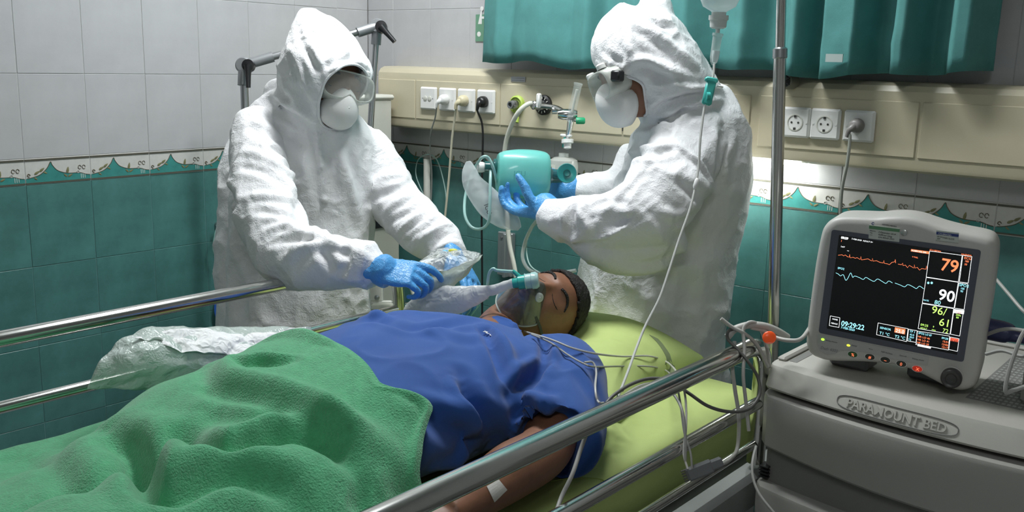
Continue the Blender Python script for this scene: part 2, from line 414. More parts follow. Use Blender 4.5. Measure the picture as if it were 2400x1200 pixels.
def tiles(wall, side, offs, start, ncol):
    for i in range(ncol):
        for k in range(-4, 4):
            if k == 0: me, z, nm = T_fr, Z0, 'frieze_tile'
            elif k < 0: me, z, nm = T_teal, Z0-.0747+.25*k, 'tile'
            else: me, z, nm = T_white, Z0+.0052+.25*(k-1), 'tile'
            o = bpy.data.objects.new(nm, me); C.objects.link(o); s = offs+.2*(start+i); jit = random.uniform(-.0004, .0004)
            o.rotation_euler = (random.uniform(-.0015, .0015), 0, math.pi/2 if side == 'l' else 0)
            o.location = (-.0+jit-.009+.009, s, z) if side == 'l' else (s, jit, z)
            if side == 'l': o.location.x = 0+jit
            o.parent = wall
# left wall boundaries at y=-1.356+0.2i, back wall boundaries at x=1.7457+0.2i
tiles(wl, 'l', -1.356, -6, 12)
tiles(wb, 'b', 1.7457, -8, 13)
# cut tiles at the corner
for side, wd, wall in (('l', .156, wl), ('b', .1457, wb)):
    for k in range(-4, 4):
        z = Z0-.0747+.25*k if k < 0 else (Z0+.0052+.25*(k-1) if k else Z0-.0745); h = .25 if k else .0795
        mt = teal_tile if k < 0 else (white_tile if k else frieze_white); x0 = -.156 if side == 'l' else 0.0
        b = MB()
        lo, hi = ((-.009, x0+.001, z+.001), (0, -.001, z+h-.001)) if side == 'l' else ((.001, 0, z+.001), (.1447, .009, z+h-.001))
        b.box(lo, hi, 0, bev=.0014)
        if k == 0:
            a, c_ = (np.array(lo), np.array(hi))
            if side == 'l': b.box((-.002, lo[1], z+.007), (.0008, hi[1], z+.028), 1); b.box((-.002, lo[1], z+.072), (.002, hi[1], z+.077), 2)
            else: b.box((lo[0], -.0008, z+.007), (hi[0], .002, z+.028), 1); b.box((lo[0], -.002, z+.072), (hi[0], .002, z+.077), 2)
        b.build('frieze_tile' if k == 0 else 'tile', [mt, frieze_teal, bead_dark], wall, False)
b = MB(); b.box((-.0095, -2.558, Z0-.07), (-.0015, -.001, Z0+.755)); b.build('grout_bed', grout_w, wl, False)
b = MB(); b.box((.001, .0015, Z0-.07), (2.745, .0095, Z0+.755)); b.build('grout_bed', grout_w, wb, False)
b = MB(); b.box((-.0095, -2.558, .2), (-.0015, -.001, Z0-.07)); b.build('grout_bed', grout, wl, False)
b = MB(); b.box((.001, .0015, .2), (2.745, .0095, Z0-.07)); b.build('grout_bed', grout, wb, False)
# plain tiled wall beyond the picture: upper walls
b = MB(); b.box((-.009, RY, Z0+.76), (-.001, -.001, CE-.001)); b.build('upper_plaster', wall_m, wl, False)
b = MB(); b.box((.0, .001, Z0+.76), (RX-.001, .009, CE-.001)); b.build('upper_plaster', wall_m, wb, False)
b = MB(); b.box((-.009, RY, .02), (-.001, -2.558, Z0+.755)); b.build('side_plaster', wall_m, wl, False)
b = MB(); b.box((2.75, .001, .02), (RX-.001, .009, Z0+.755)); b.build('side_plaster', wall_m, wb, False)
for nm, x, y in (('a', 1.20, -.78), ('b', 3.3, -3.4)):
    t = thing('ceiling_light', 'long fluorescent ceiling light over the bed' if nm == 'a' else 'long fluorescent ceiling light over the middle of the room', 'ceiling light', (x, y, CE))
    b = MB(); hx, hy = (.65, .16) if nm == 'a' else (.22, .65); b.box((x-hx, y-hy, CE-.05), (x+hx, y+hy, CE), 0, bev=.008); b.build('housing', white_pl, t, False)
    for s in (-.09, .09):
        b = MB(); b.tube([(x-.6, y+s*.7, CE-.065), (x+.6, y+s*.7, CE-.065)] if nm == 'a' else [(x+s, y-.6, CE-.065), (x+s, y+.6, CE-.065)], .013, 12, smooth=False); b.build('lamp_tube', lamp_m, t)

# ================================================================== BEDHEAD PANEL
PX0, PX1 = .17, 2.95
panel = thing('bedhead_panel', 'long cream enamelled bedhead service panel with sockets and gas outlets along the back wall', 'wall panel', (1.5, 0, 1.29))
prof = [(0, 1.290), (-.085, 1.290), (-.097, 1.296), (-.100, 1.305), (-.100, 1.478), (-.098, 1.492), (-.088, 1.506), (-.070, 1.514), (0, 1.516)]
V = []; n = len(prof)
for x in (PX0, PX1): V += [(x, y, z) for y, z in prof]
F = [(i, i+1, n+i+1, n+i) for i in range(n-1)]+[(n-1, 0, n, 2*n-1), tuple(range(n))[::-1], tuple(range(n, 2*n))]
newobj('body', V, F, cream, panel, True, auto=25)
def cover(x0, x1, z0=1.328, z1=1.468, t=.0035):
    b = MB(); b.box((x0+.0015, -.100-t, z0), (x1-.0015, -.0985, z1), 0, bev=.0018); b.build('cover_plate', cream, panel, False)
for x0, x1 in ((.175, .372), (.375, .785), (.785, 1.285), (1.287, 1.71), (1.735, 2.165), (2.17, 2.60), (2.605, 2.94)): cover(x0, x1)
b = MB(); b.box((1.2855, -.1040, 1.340), (1.2885, -.1025, 1.452)); b.build('seam', dark_gap, panel, False)
b = MB(); b.box((1.34, -.088, 1.281), (1.86, -.018, 1.2905), bev=.003); b.build('lamp_diffuser', lamp_m, panel, False)
# small data plate
c0 = aty(1198, 186, -.101); b = MB(); b.box((c0[0], -.1025, 1.476), (c0[0]+.062, -.0995, 1.494), 0, bev=.001)
for k in range(2): b.box((c0[0]+.004, -.1032, 1.480+.008*k), (c0[0]+.058, -.1024, 1.482+.008*k), 1)
b.build('data_plate', [steel, grey_pl], panel, False)
YF = -.1035
def socket(x, kind, z=1.402):
    """German type socket, switch or plain plate, 86 mm"""
    b = MB(); w_ = .0405; b.box((x-w_, YF-.010, z-w_), (x+w_, YF+.001, z+w_), 0, bev=.004); b.box((x-w_+.004, YF-.0125, z-w_+.004), (x+w_-.004, YF-.009, z+w_-.004), 0, bev=.002)
    o = b.build('socket_plate', white_pl, panel, True, auto=25)
    f = YF-.0127; b = MB()
    if kind == 'socket':
        b.lathe((x, f, z), (0, -1, 0), [(.0225, -.001), (.0225, .0012), (.0195, .0014), (.0190, -.0005), (.0002, -.0005)], 28, 0)
        for dx in (-.0095, .0095): b.lathe((x+dx, f, z), (0, -1, 0), [(.0028, 0), (.0028, .0007), (.0001, .0007)], 10, 1)
        for dz in (-.0165, .0165): b.box((x-.003, f-.0020, z+dz-.003), (x+.003, f, z+dz+.003), 1)
        b.build('socket_well', [offwhite_pl, dark_gap], o)
    elif kind == 'holes':
        for dx in (-.010, .012): b.lathe((x+dx, f, z), (0, -1, 0), [(.0085, -.001), (.0085, .002), (.006, .003), (.0001, .003)], 18, 0)
        for dx in (-.024, .027): b.lathe((x+dx, f, z), (0, -1, 0), [(.0018, 0), (.0018, .0006), (.0001, .0006)], 8, 1)
        b.build('jack', [offwhite_pl, grey_pl], o)
    for dx in (-.031, .031):
        if kind != 'holes': b = MB(); b.lathe((x+dx, f, z), (0, -1, 0), [(.0032, -.0005), (.0032, .0006), (.0001, .0008)], 10); b.build('screw_cap', white_pl, o)
    return o
for x, k in ((.449, 'holes'), (.543, 'plug'), (.635, 'plug'), (.727, 'plug'), (1.848, 'socket'), (1.930, 'socket'), (2.020, 'plug')): socket(x, k, 1.405 if x < 1 else 1.400)
def plug(x, z, colm, rad, path, rc, name, label, cat_='power plug', angled=True):
    t = thing(name, label, cat_, (x, YF-.012, z)); b = MB()
    f = YF-.0131; b.lathe((x, f, z), (0, -1, 0), [(rad*.9, 0), (rad, .003), (rad, .016), (rad*.8, .026), (rad*.5, .030), (.0001, .031)], 26)
    e = np.array([x-(.010 if angled else 0), f-.034, z-.013]); b.tube([(x, f-.022, z), (e+[x, f-.026, z])/2, e, e+np.array([-.004, 0, -.016])], [rad*.55, rad*.5, rad*.36, rc*1.2], 12)
    b.build('plug', colm, t); P = [e+np.array([-.004, 0, -.014])]+list(path); b = MB(); b.tube(P, rc, 8, sub=8)
    return t, b
t, b = plug(.543, 1.405, white_pl, .0185, [aty(1020, 275, -.13), aty(1010, 310, -.11), aty(1008, 352, -.07), aty(1012, 410, -.03), aty(1010, 470, -.012), aty(1002, 545, -.012)], .0028, 'power_cable', 'thin grey mains cable with a white plug in the second plate from the left', 'cable'); b.build('cord', mat('grey_cord', (.35, .36, .34), .5), t)
t, b = plug(.635, 1.405, cream_pl, .0195, [aty(1068, 262, -.14), aty(1060, 320, -.13), aty(1052, 420, -.12), aty(1044, 500, -.12), aty(1038, 560, -.12), aty(1034, 700, -.12), aty(1030, 800, -.12)], .0042, 'power_cable', 'cream mains cable with a cream plug hanging from the third plate', 'cable'); b.build('cord', mat('cream_cord', (.60, .57, .44), .45), t)
t, b = plug(.727, 1.405, black_pl, .0195, [aty(1131, 300, -.13), aty(1130, 400, -.12), aty(1129, 520, -.12), aty(1130, 640, -.12), aty(1130, 760, -.12), aty(1130, 900, -.12)], .0036, 'power_cable', 'black mains cable with a black plug in the fourth plate from the left', 'cable', False); b.build('cord', black_pl, t)
t, b = plug(2.020, 1.402, mat('grey_plug', (.22, .21, .20), .4), .0185, [aty(1992, 320, -.15), aty(1986, 380, -.15), aty(1974, 440, -.14), aty(1970, 500, -.13), aty(1968, 600, -.12), aty(1968, 700, -.12)], .0042, 'power_cable', 'grey mains cable with a dark grey plug above the vital signs monitor', 'cable'); b.build('cord', mat('grey_cord_b', (.33, .35, .31), .45), t)
# gas outlets
def outlet(px, py, ring_m, core_m, rr, label=None):
    p = aty(px, py, YF); b = MB(); b.lathe(p, (0, -1, 0), [(rr, 0), (rr, .010), (rr*.82, .014), (rr*.78, .010), (rr*.45, .010)], 30, 0)
    b.lathe(p, (0, -1, 0), [(rr*.5, .008), (rr*.5, .030), (rr*.36, .036), (rr*.3, .036), (rr*.28, .026), (.0001, .026)], 24, 1)
    return b.build('gas_outlet', [ring_m, core_m], panel), p
lime_pl = mat('lime_plastic', (.42, .56, .10), .4)
o, p = outlet(1214, 245, lime_pl, steel, .030); b = MB(); b.tube([p+[.006, -.012, -.028], p+[.010, -.016, -.045], p+[.010, -.02, -.058]], [.004, .008, .010], 12); b.build('hanging_cap', lime_pl, o)
b = MB(); b.lathe(p+[0, -.028, 0], (0, -1, 0), [(.0125, 0), (.0125, .014), (.008, .0142), (.0078, .004), (.0001, .004)], 20); b.build('nozzle', grey_pl, o)
o, p2 = outlet(1276, 246, black_pl, steel, .033)
b = MB()
for k in range(12):
    a = 2*math.pi*k/12; b.box((-.0015, -.0012, .020), (.0015, 0, .027), 0, M=Matrix.Translation(Vector(p2)+Vector((0, -.013, 0))) @ Matrix.Rotation(a, 4, 'Y'))
b.build('tick_marks', offwhite_pl, o, False)
p = aty(1856, 190, -.10)
b = MB(); b.lathe(p, (0, -1, 0), [(.022, 0), (.022, .05), (.020, .052), (.0185, .046), (.0001, .044)], 30, 0)
b.lathe(p, (0, -1, 0), [(.0180, .0445), (.006, .050), (.0001, .050)], 24, 1)
for k in range(6):
    a = math.pi*k/3; b.box((-.001, -.053, -.0), (.001, -.045, .018), 1, M=Matrix.Translation(Vector(p)) @ Matrix.Rotation(a, 4, 'Y'))
o = b.build('round_fitting', [mat('aged_grey_rubber', (.20, .19, .15), .6), black_pl], panel)

# white hose from black outlet
def cable(name, label, pts, r, mt, cat_='tube', n=8, sub=8, group=None):
    b = MB(); b.tube(pts, r, n, sub=sub); o = b.build(name, mt); return tag(o, label, cat_, group)
hose_m = mat('white_rubber_hose', (.66, .66, .58), .45)
cable('suction_hose', 'thick white hose arching down from the black outlet behind the resuscitator bag', [p2+[-.004, -.045, 0], aty(1240, 243, -.17), aty(1216, 262, -.19), aty(1196, 300, -.18), aty(1184, 345, -.17), aty(1180, 420, -.16), aty(1188, 500, -.15), aty(1194, 570, -.15), aty(1208, 640, -.15), aty(1220, 760, -.15)], .0078, hose_m, 'hose', 12)
# flowmeter and humidifier bottle
fm = thing('oxygen_flowmeter', 'clear oxygen flowmeter with chromed valve and green knob plugged into the black outlet', 'flowmeter', p2)
y_ = -.19
b = MB(); b.lathe(p2+[0, -.036, 0], (0, -1, 0), [(.014, 0), (.014, .022), (.010, .026), (.0001, .026)], 20); b.tube([p2+[0, -.052, 0], aty(1300, 252, y_+.03), aty(1322, 262, y_)], .0085, 14); b.lathe(aty(1300, 258, y_+.03), rt, [(.013, -.008), (.013, .008)], 18); b.build('connector', chrome, fm)
b = MB(); b.box(aty(1262, 235, -.165)-[.006, .008, .026], aty(1262, 235, -.165)+[.008, .010, .022], bev=.004); b.build('release_lever', white_pl, fm)
a0, a1 = aty(1336, 284, y_), aty(1358, 184, y_)
b = MB(); b.lathe(a0, a1-a0, [(.014, 0), (.0135, .02), (.0125, .112), (.014, .114), (.014, .120), (.0001, .121)], 20); b.build('flow_tube', clear_pl, fm)
b = MB(); b.lathe(a0, a1-a0, [(.004, .01), (.005, .10)], 10); b.build('inner_tube', offwhite_pl, fm)
b = MB(); b.lathe(aty(1330, 268, y_), rt, [(.012, -.03), (.017, -.015), (.017, .015), (.012, .030)], 18); b.tube([aty(1338, 280, y_), aty(1334, 306, y_), aty(1330, 322, y_)], [.011, .009, .008], 14); b.build('valve_body', chrome, fm)
b = MB(); b.tube([aty(1345, 282, y_), aty(1356, 283, y_-.002)], .004, 10); b.build('valve_stem', chrome, fm)
b = MB(); b.lathe(aty(1350, 283, y_), rt, [(.0095, 0), (.0105, .004), (.0105, .024), (.008, .028), (.0001, .028)], 16); b.build('green_knob', mat('green_plastic', (.02, .36, .16), .35), fm)
b = MB(); b.lathe(aty(1330, 340, y_), up, [(.006, .035), (.008, .02), (.019, .018), (.019, .006), (.012, .004), (.012, -.01), (.007, -.012)], 20); b.build('wing_nut', white_pl, fm)
b = MB(); b.box(aty(1327, 318, y_)-[.020, .008, .004], aty(1327, 318, y_)+[.020, .008, .005], bev=.003); b.build('wing', white_pl, fm)
b = MB(); b.tube([aty(1326, 322, y_), aty(1322, 345, y_)], .0065, 10); b.build('teal_nozzle', tealc, fm)
hb = aty(1320, 400, y_+.01)
bt = thing('humidifier_bottle', 'squat clear humidifier bottle with a paper label behind the resuscitator bag', 'bottle', hb-[0, 0, .04])
b = MB(); b.lathe(hb, UP, [(.0001, -.04), (.040, -.04), (.047, -.034), (.047, .02), (.044, .034), (.030, .042), (.016, .044), (.016, .055), (.0001, .055)], 32); b.build('bottle_body', mat('milky_clear_plastic', (.80, .82, .78), .15, alpha=.42, spec=.8), bt)
V = [hb+np.array([.0478*math.sin(a-.7), -.0478*math.cos(a-.7), z]) for z in (-.025, .022) for a in np.linspace(-.7, .8, 10)]
o = newobj('paper_label', V, [(i, i+1, i+11, i+10) for i in range(9)], mat('label_paper', (.72, .72, .64), .6), bt)
V = [hb+np.array([.0482*math.sin(a-.7), -.0482*math.cos(a-.7), z]) for z in (-.018, .016) for a in np.linspace(-.55, -.35, 4)]
newobj('yellow_stripe', V, [(i, i+1, i+5, i+4) for i in range(3)], mat('yellow_green_print', (.45, .50, .05), .6), o)
for k in range(4):
    V = [hb+np.array([.0482*math.sin(a-.7), -.0482*math.cos(a-.7), z]) for z in (.012-.008*k, .0145-.008*k) for a in np.linspace(-.2, .5-.1*(k % 2), 6)]
    newobj('print_line', V, [(i, i+1, i+7, i+6) for i in range(5)], grey_pl, o)
# bracket on wall, pipe and thin lines
g = aty(1187, 592, -.01)
t = thing('wall_bracket', 'brushed steel bracket on the teal tiles behind the patient', 'bracket', (g[0], 0, g[2]))
b = MB(); b.box((g[0]-.034, -.022, g[2]-.085), (g[0]+.034, -.0005, g[2]+.075), bev=.003); b.build('plate', mat('dull_steel', (.45, .46, .47), .35, .7), t, False)
b = MB(); b.box((g[0]+.010, -.045, g[2]-.085), (g[0]+.022, -.020, g[2]+.075), bev=.002); b.build('flange', mat('dull_steel', (1, 1, 1)), t, False)
b = MB()
for dz in (-.065, .055): b = MB(); b.lathe((g[0]-.014, -.022, g[2]+dz), (0, -1, 0), [(.005, 0), (.005, .003), (.0001, .004)], 12); b.build('screw', grey_pl, t)
a0 = aty(1000, 372, -.03)
b = MB(); b.tube([(a0[0], -.028, a0[2]), (a0[0]+.002, -.028, a0[2]-.30)], .0135, 14, smooth=False); o = b.build('plastic_conduit', offwhite_pl); tag(o, 'short white plastic conduit standing off the wall beside the cables', 'pipe')
cable('thin_tube', 'thin pale tube looping over the white conduit', [aty(1002, 470, -.02), aty(990, 450, -.02), aty(975, 410, -.02), aty(980, 375, -.03), aty(1002, 362, -.045), aty(1022, 372, -.03), aty(1036, 410, -.02), aty(1046, 470, -.02), aty(1040, 540, -.02)], .0022, mat('pale_green_tube', (.35, .50, .46), .3), 'tube')

# sign on the wall by the curtain
s0 = aty(1116, 34, -.002); s1 = aty(1142, 97, -.002)
t = thing('wall_sign', 'small green sign with white symbols half hidden behind the curtain', 'sign', (s0[0], 0, s1[2]))
b = MB(); b.box((s0[0], -.004, s1[2]), (s0[0]+.09, 0, s0[2])); b.build('plate', mat('sign_green', (.14, .30, .20), .5), t, False)
b = MB(); V = [(s0[0]+.012, -.0046, s1[2]+.060), (s0[0]+.030, -.0046, s1[2]+.060), (s0[0]+.030, -.0046, s1[2]+.105), (s0[0]+.024, -.0046, s1[2]+.105)]
b.add(V, [(0, 1, 2, 3)]); b.build('symbol', white_pl, t, False); b = MB(); b.lathe((s0[0]+.017, -.0045, s1[2]+.025), (0, -1, 0), [(.009, 0), (.0001, .0004)], 16); b.build('symbol', white_pl, t, False); b = MB()
b.lathe((s0[0]+.029, -.0045, s1[2]+.113), (0, -1, 0), [(.008, 0), (.0001, .0004)], 14); b.box((s0[0]+.026, -.0048, s1[2]+.078), (s0[0]+.040, -.0042, s1[2]+.086)); b.build('symbol', white_pl, t, False)

# ================================================================== CURTAIN
nx = 420; xs = np.linspace(.705, 2.315, nx); zs = np.linspace(1.533, 2.45, 26)
# creases: flat panels folded around sharp edges (x, y)
kn = [(.705, -.105), (.80, -.150), (.845, -.120), (.90, -.145), (1.00, -.165), (1.10, -.140), (1.18, -.178), (1.22, -.120), (1.34, -.160), (1.45, -.130), (1.52, -.185), (1.60, -.115), (1.70, -.185), (1.755, -.105), (1.815, -.120), (1.835, -.190), (1.865, -.192), (1.885, -.090), (1.905, -.085), (1.92, -.180), (1.995, -.190), (2.02, -.196), (2.035, -.085), (2.085, -.080), (2.105, -.190), (2.145, -.196), (2.165, -.080), (2.215, -.080), (2.235, -.175), (2.285, -.165), (2.30, -.07), (2.315, -.06)]
ky = np.interp(xs, [k[0] for k in kn], [k[1] for k in kn]); ker = np.ones(7)/7; ky = np.convolve(np.pad(ky, 3, 'edge'), ker, 'valid')
V = []
for i, z in enumerate(zs):
    t_ = (z-1.533)/.9; P = np.column_stack([xs*6, np.full(nx, 0.), np.full(nx, z*5)])
    yy = ky*(1-.12*t_)+(fbm(P, 3)-.5)*.016; spread = (xs-1.5)*(.03*(1-t_))-.03*t_*(xs < 1.0)*(1.0-xs)*-1
    sag = .010*np.sin(xs*9)*(1-t_)-.006*np.cos(xs*23)*(1-t_)
    yy = yy-.010*np.exp(-((z-1.605)/.006)**2)*vnoise(np.column_stack([xs*30, xs*0, xs*0]), 5)
    V += [(x+.02*t_*(1 if x < .9 else 0)*(.9-x)/.2, y, z+s) for x, y, s in zip(xs, yy, sag)]
curt = newobj('curtain', V, gridF(len(zs), nx), curtain_m, None, True, auto=None); tag(curt, 'pleated teal cloth curtain hanging over the bedhead panel', 'curtain')
md = curt.modifiers.new('s', 'SOLIDIFY'); md.thickness = .0015
lp = aty(1956, 136, -.200); b = MB(); b.box((lp[0]-.022, -.2035, lp[2]-.010), (lp[0]+.022, -.200, lp[2]+.010)); b.build('cloth_label', mat('woven_label', (.42, .50, .48), .8), curt, False)
t = thing('curtain_rail', 'white curtain rail above the window curtain', 'curtain rail', (1.5, -.13, 2.45)); b = MB(); b.tube([(.66, -.13, 2.462), (2.36, -.13, 2.462)], .012, 12, smooth=False); b.build('rod', white_pl, t)
for x in (.69, 1.5, 2.33): b = MB(); b.box((x-.012, -.13, 2.452), (x+.012, 0, 2.472)); b.build('bracket', white_pl, t, False)
#@@PART2

# ================================================================== HEADS AND HANDS
def head_mesh(o, c, n, neck_to=None, jaw=1.0, s=1.0):
    """o centre of the head, c towards the crown, n out of the face -> V,F in world space"""
    c = nz(c); n = nz(np.array(n)-c*(np.array(n)@c)); l = np.cross(c, n); A, B = 120, 84; V = []; F = []
    for i in range(B+1):
        t = math.pi*i/B
        for k in range(A):
            p = 2*math.pi*k/A; V.append((math.sin(t)*math.sin(p), math.sin(t)*math.cos(p), math.cos(t)))
    V = np.array(V)
    for i in range(B):
        for k in range(A): F.append((i*A+k, (i+1)*A+k, (i+1)*A+(k+1) % A, i*A+(k+1) % A))
    x, y, z = V[:, 0].copy(), V[:, 1].copy(), V[:, 2].copy()
    X = x*.077; Y = y*.098; Zc = z*.118
    low = np.clip(-z, 0, 1); front = np.clip(y, 0, 1); back = np.clip(-y, 0, 1)
    X *= 1-.26*low*front*jaw; Y -= 0*z; Y *= 1-.18*low*back; Y += .012*low*front
    X *= 1+.03*np.clip(z, 0, 1)
    Y = np.where((y > 0), Y*(1-.10*np.clip(1-np.abs(x)*1.2, 0, 1)*0), Y)
    g = lambda cx, cz, wx, wz: np.exp(-((X-cx)/wx)**2-((Zc-cz)/wz)**2)*(y > 0)
    Y += .024*g(0, -.034, .013, .016)+.012*g(0, -.012, .009, .020)+.008*g(.014, -.040, .009, .009)+.008*g(-.014, -.040, .009, .009)
    Y += .005*g(0, .030, .05, .012)-.012*g(.032, .006, .017, .013)-.012*g(-.032, .006, .017, .013)
    Y += .0075*g(.032, .003, .013, .009)+.0075*g(-.032, .003, .013, .009)-.004*g(.032, -.004, .014, .0016)-.004*g(-.032, -.004, .014, .0016)
    Y += .006*g(.042, -.030, .022, .02)+.006*g(-.042, -.030, .022, .02)
    Y += .007*g(0, -.066, .022, .006)+.007*g(0, -.077, .020, .006)-.005*g(0, -.0715, .022, .0018)+.009*g(0, -.100, .02, .012)
    for sx in (-1, 1):   # ears
        e = np.exp(-((Y+.008)/.016)**2-((Zc+.002)/.028)**2)*(x*sx > .3); X += sx*e*.014
        e = np.exp(-((Y+.004)/.007)**2-((Zc-.002)/.014)**2)*(x*sx > .3); X -= sx*e*.007
    W = np.asarray(o)+s*(X[:, None]*l+Y[:, None]*n+Zc[:, None]*c)
    return W, F, (X, Y, Zc, y), (l, n, c)
def hand_prims(wrist, d, pn, side, curls=(.5, .5, .55, .6), thumb=(.7, .3), s=1., spread=.12, flat=1.):
    """wrist point, d towards the fingers, pn out of the palm, side towards the thumb"""
    d = nz(d); pn = nz(np.array(pn)-d*(np.array(pn)@d)); sd = nz(np.cross(d, pn)); sd = sd if sd@np.array(side) > 0 else -sd
    P = []; W = np.array(wrist, float)
    P.append(loft([(W-d*.035*s, sd*.028*s, pn*.023*s), (W, sd*.029*s, pn*.021*s), (W+d*.03*s, sd*.040*s, pn*.017*s), (W+d*.065*s, sd*.044*s, pn*.014*s), (W+d*.090*s, sd*.041*s, pn*.011*s)], 20, 2.4))
    L = [(.040, .026, .020), (.045, .030, .022), (.042, .028, .021), (.033, .020, .018)]
    for i, (ls, cu) in enumerate(zip(L, curls)):
        off = (.032-.0213*i)*s; p = W+d*(.075-.004*abs(i-1.3))*s+sd*off; q = [p-d*.02*s, p+d*.012*s]; a = cu*.55; dirv = nz(d+sd*spread*(1.5-i)*.5); r = [.0100*s, .0098*s]
        for j, l_ in enumerate(ls):
            v = dirv*math.cos(a)+pn*math.sin(a); q.append(q[-1]+v*l_*s); a += cu*(1.0 if j == 0 else .75); r.append((.0092, .0084, .0070)[j]*s)
        if i == 3: r = [x*.88 for x in r]
        P.append(tube(q, r, 12, 4)); P.append(ball(q[-1], [np.array([r[-1], 0, 0]), np.array([0, r[-1], 0]), np.array([0, 0, r[-1]])], 12, 8))
    ta, tp = thumb; p = W+d*.020*s+sd*.022*s+pn*.006*s; v1 = nz(d*math.cos(ta)+sd*math.sin(ta)+pn*tp); v2 = nz(v1+d*.35+pn*tp*.4)
    q = [p-v1*.01*s, p+v1*.035*s, p+v1*.035*s+v2*.034*s, p+v1*.035*s+v2*.034*s+nz(v2+d*.2)*.026*s]; r = [.015*s, .0125*s, .0105*s, .0082*s]
    P.append(tube(q, r, 12, 4)); P.append(ball(q[-1], [np.eye(3)[k]*r[-1] for k in range(3)], 12, 8))
    return P

# ================================================================== BED
bed = thing('hospital_bed', 'hospital bed with chromed side rails and lime green mattress, head towards the back wall', 'bed', (1.58, -1.7, 0))
MT = .775
def mattress():
    lo = np.array([1.135, -2.9, .62]); hi = np.array([1.985, -.475, MT]); n = 9
    prof = []; r = .035
    S = []
    for y in np.linspace(lo[1], hi[1], 60):
        e = min(1, (hi[1]-y+.001)/.035) if hi[1]-y < .035 else (min(1, (y-lo[1]+.001)/.035) if y-lo[1] < .035 else 1); k = math.sqrt(max(0, 1-(1-e)**2)); in_ = r*(1-k)
        ringp = []
        for cx, cz, a0_ in ((hi[0]-r, hi[2]-r, 0), (lo[0]+r, hi[2]-r, 90), (lo[0]+r, lo[2]+r, 180), (hi[0]-r, lo[2]+r, 270)):
            for a in range(0, 91, 15): t = math.radians(a0_+a); ringp.append((cx+(r-in_)*math.cos(t), y, cz+(r-in_)*math.sin(t)))
        R = []
        for a, b_ in zip(ringp, ringp[1:]+ringp[:1]):
            L = math.dist(a, b_); m_ = max(1, int(L/.05))
            for q in range(m_): R.append(tuple(np.array(a)+(np.array(b_)-a)*q/m_))
        S.append(R)
    k = len(S[0]); V = np.array([p for R in S for p in R]); F = [(i*k+j, i*k+(j+1) % k, (i+1)*k+(j+1) % k, (i+1)*k+j)[::-1] for i in range(len(S)-1) for j in range(k)]
    F += [tuple(range(k)), tuple((len(S)-1)*k+j for j in range(k))[::-1]]
    # gathered sheet along the near side
    side = np.clip((V[:, 0]-1.95)/.03, 0, 1); V[:, 0] += side*(.010*np.sin(V[:, 2]*95+V[:, 1]*2.0)+.006*fbm(V*[0, 3, 20], 4))
    V[:, 2] += (V[:, 2] > .76)*.003*(fbm(V*[5, 5, 0], 9)-.5)
    return newobj('mattress', V, F, lime, bed, True, auto=None)
mattress()
# seams of the sheet
def seam(pts, r=.0012): b = MB(); b.tube(pts, r, 5, sub=6); return b.build('sheet_seam', mat('dark_lime_thread', (.30, .38, .08), .8), bed)
seam([atz(1290, 1128, MT+.001), atz(1340, 1121, MT+.001), atz(1400, 1122, MT+.001), atz(1425, 1132, MT+.001)])
def rail(name, pts, r, mt=chrome, n=16, sub=6): b = MB(); b.tube(pts, r, n, sub=sub); return b.build(name, mt, bed)
NX = 2.098
rail('side_rail', [(NX, -3.3, .974), (NX, -2.0, .974), (NX, -.95, .974), (NX, -.82, .973), (NX, -.775, .960), (NX, -.755, .93), (NX, -.75, .86), (NX, -.75, .70)], .0195, sub=8)
rail('side_rail', [(NX, -3.3, .838), (NX, -1.5, .838), (NX, -.755, .838)], .0135)
rail('side_rail', [(NX, -3.3, .745), (NX, -1.5, .745), (NX, -.755, .745)], .0095)
FX = 1.06
rail('side_rail', [(FX, -3.3, 1.0), (FX, -2.0, 1.0), (FX, -1.10, 1.0), (FX, -.93, .995), (FX, -.86, .965), (FX, -.835, .92), (FX, -.83, .70)], .0165, sub=8)
rail('side_rail', [(FX, -3.3, .865), (FX, -1.5, .865), (FX, -.60, .865), (FX, -.56, .85), (FX, -.55, .70)], .0125, sub=8)
for x in (NX, FX):
    for y in (-1.9, -3.1):
        b = MB(); b.box((x-.010, y-.02, .62), (x+.010, y+.02, .99)); b.build('rail_post', steel, bed, False) if y < -2.5 else None
# frame below
frame_m = mat('grey_bed_frame', (.20, .21, .20), .4, vary=(8, .08)); lightframe = mat('pale_bed_tube', (.62, .63, .62), .3)
b = MB(); b.box((1.10, -2.95, .545), (2.055, -.46, .615), bev=.008); b.build('bed_deck', frame_m, bed, False)
b = MB(); b.box((2.06, -2.95, .60), (2.115, -.60, .685), bev=.012); b.box((1.035, -2.95, .60), (1.09, -.50, .685), bev=.012); b.build('side_bar', frame_m, bed, False)
b = MB(); b.tube([(2.098, -2.9, .50), (2.098, -.60, .50)], .022, 14, smooth=False); b.build('lower_tube', lightframe, bed)
for x in (1.12, 2.03):
    for y in (-2.8, -.65):
        b = MB(); b.tube([(x, y, .56), (x, y, .13)], .026, 12, smooth=False); b.build('leg', lightframe, bed)
        b = MB(); b.lathe((x-.018, y, .065), (1, 0, 0), [(.0001, -.016), (.055, -.016), (.065, -.008), (.065, .008), (.055, .016), (.0001, .016)], 24); b.tube([(x-.0, y, .14), (x-.0, y, .065)], .012, 8, smooth=False); b.build('caster', black_pl, bed)
b = MB(); b.box((1.06, -2.98, .62), (2.06, -2.945, 1.0), bev=.012); b.build('footboard', cream_pl, bed, False)

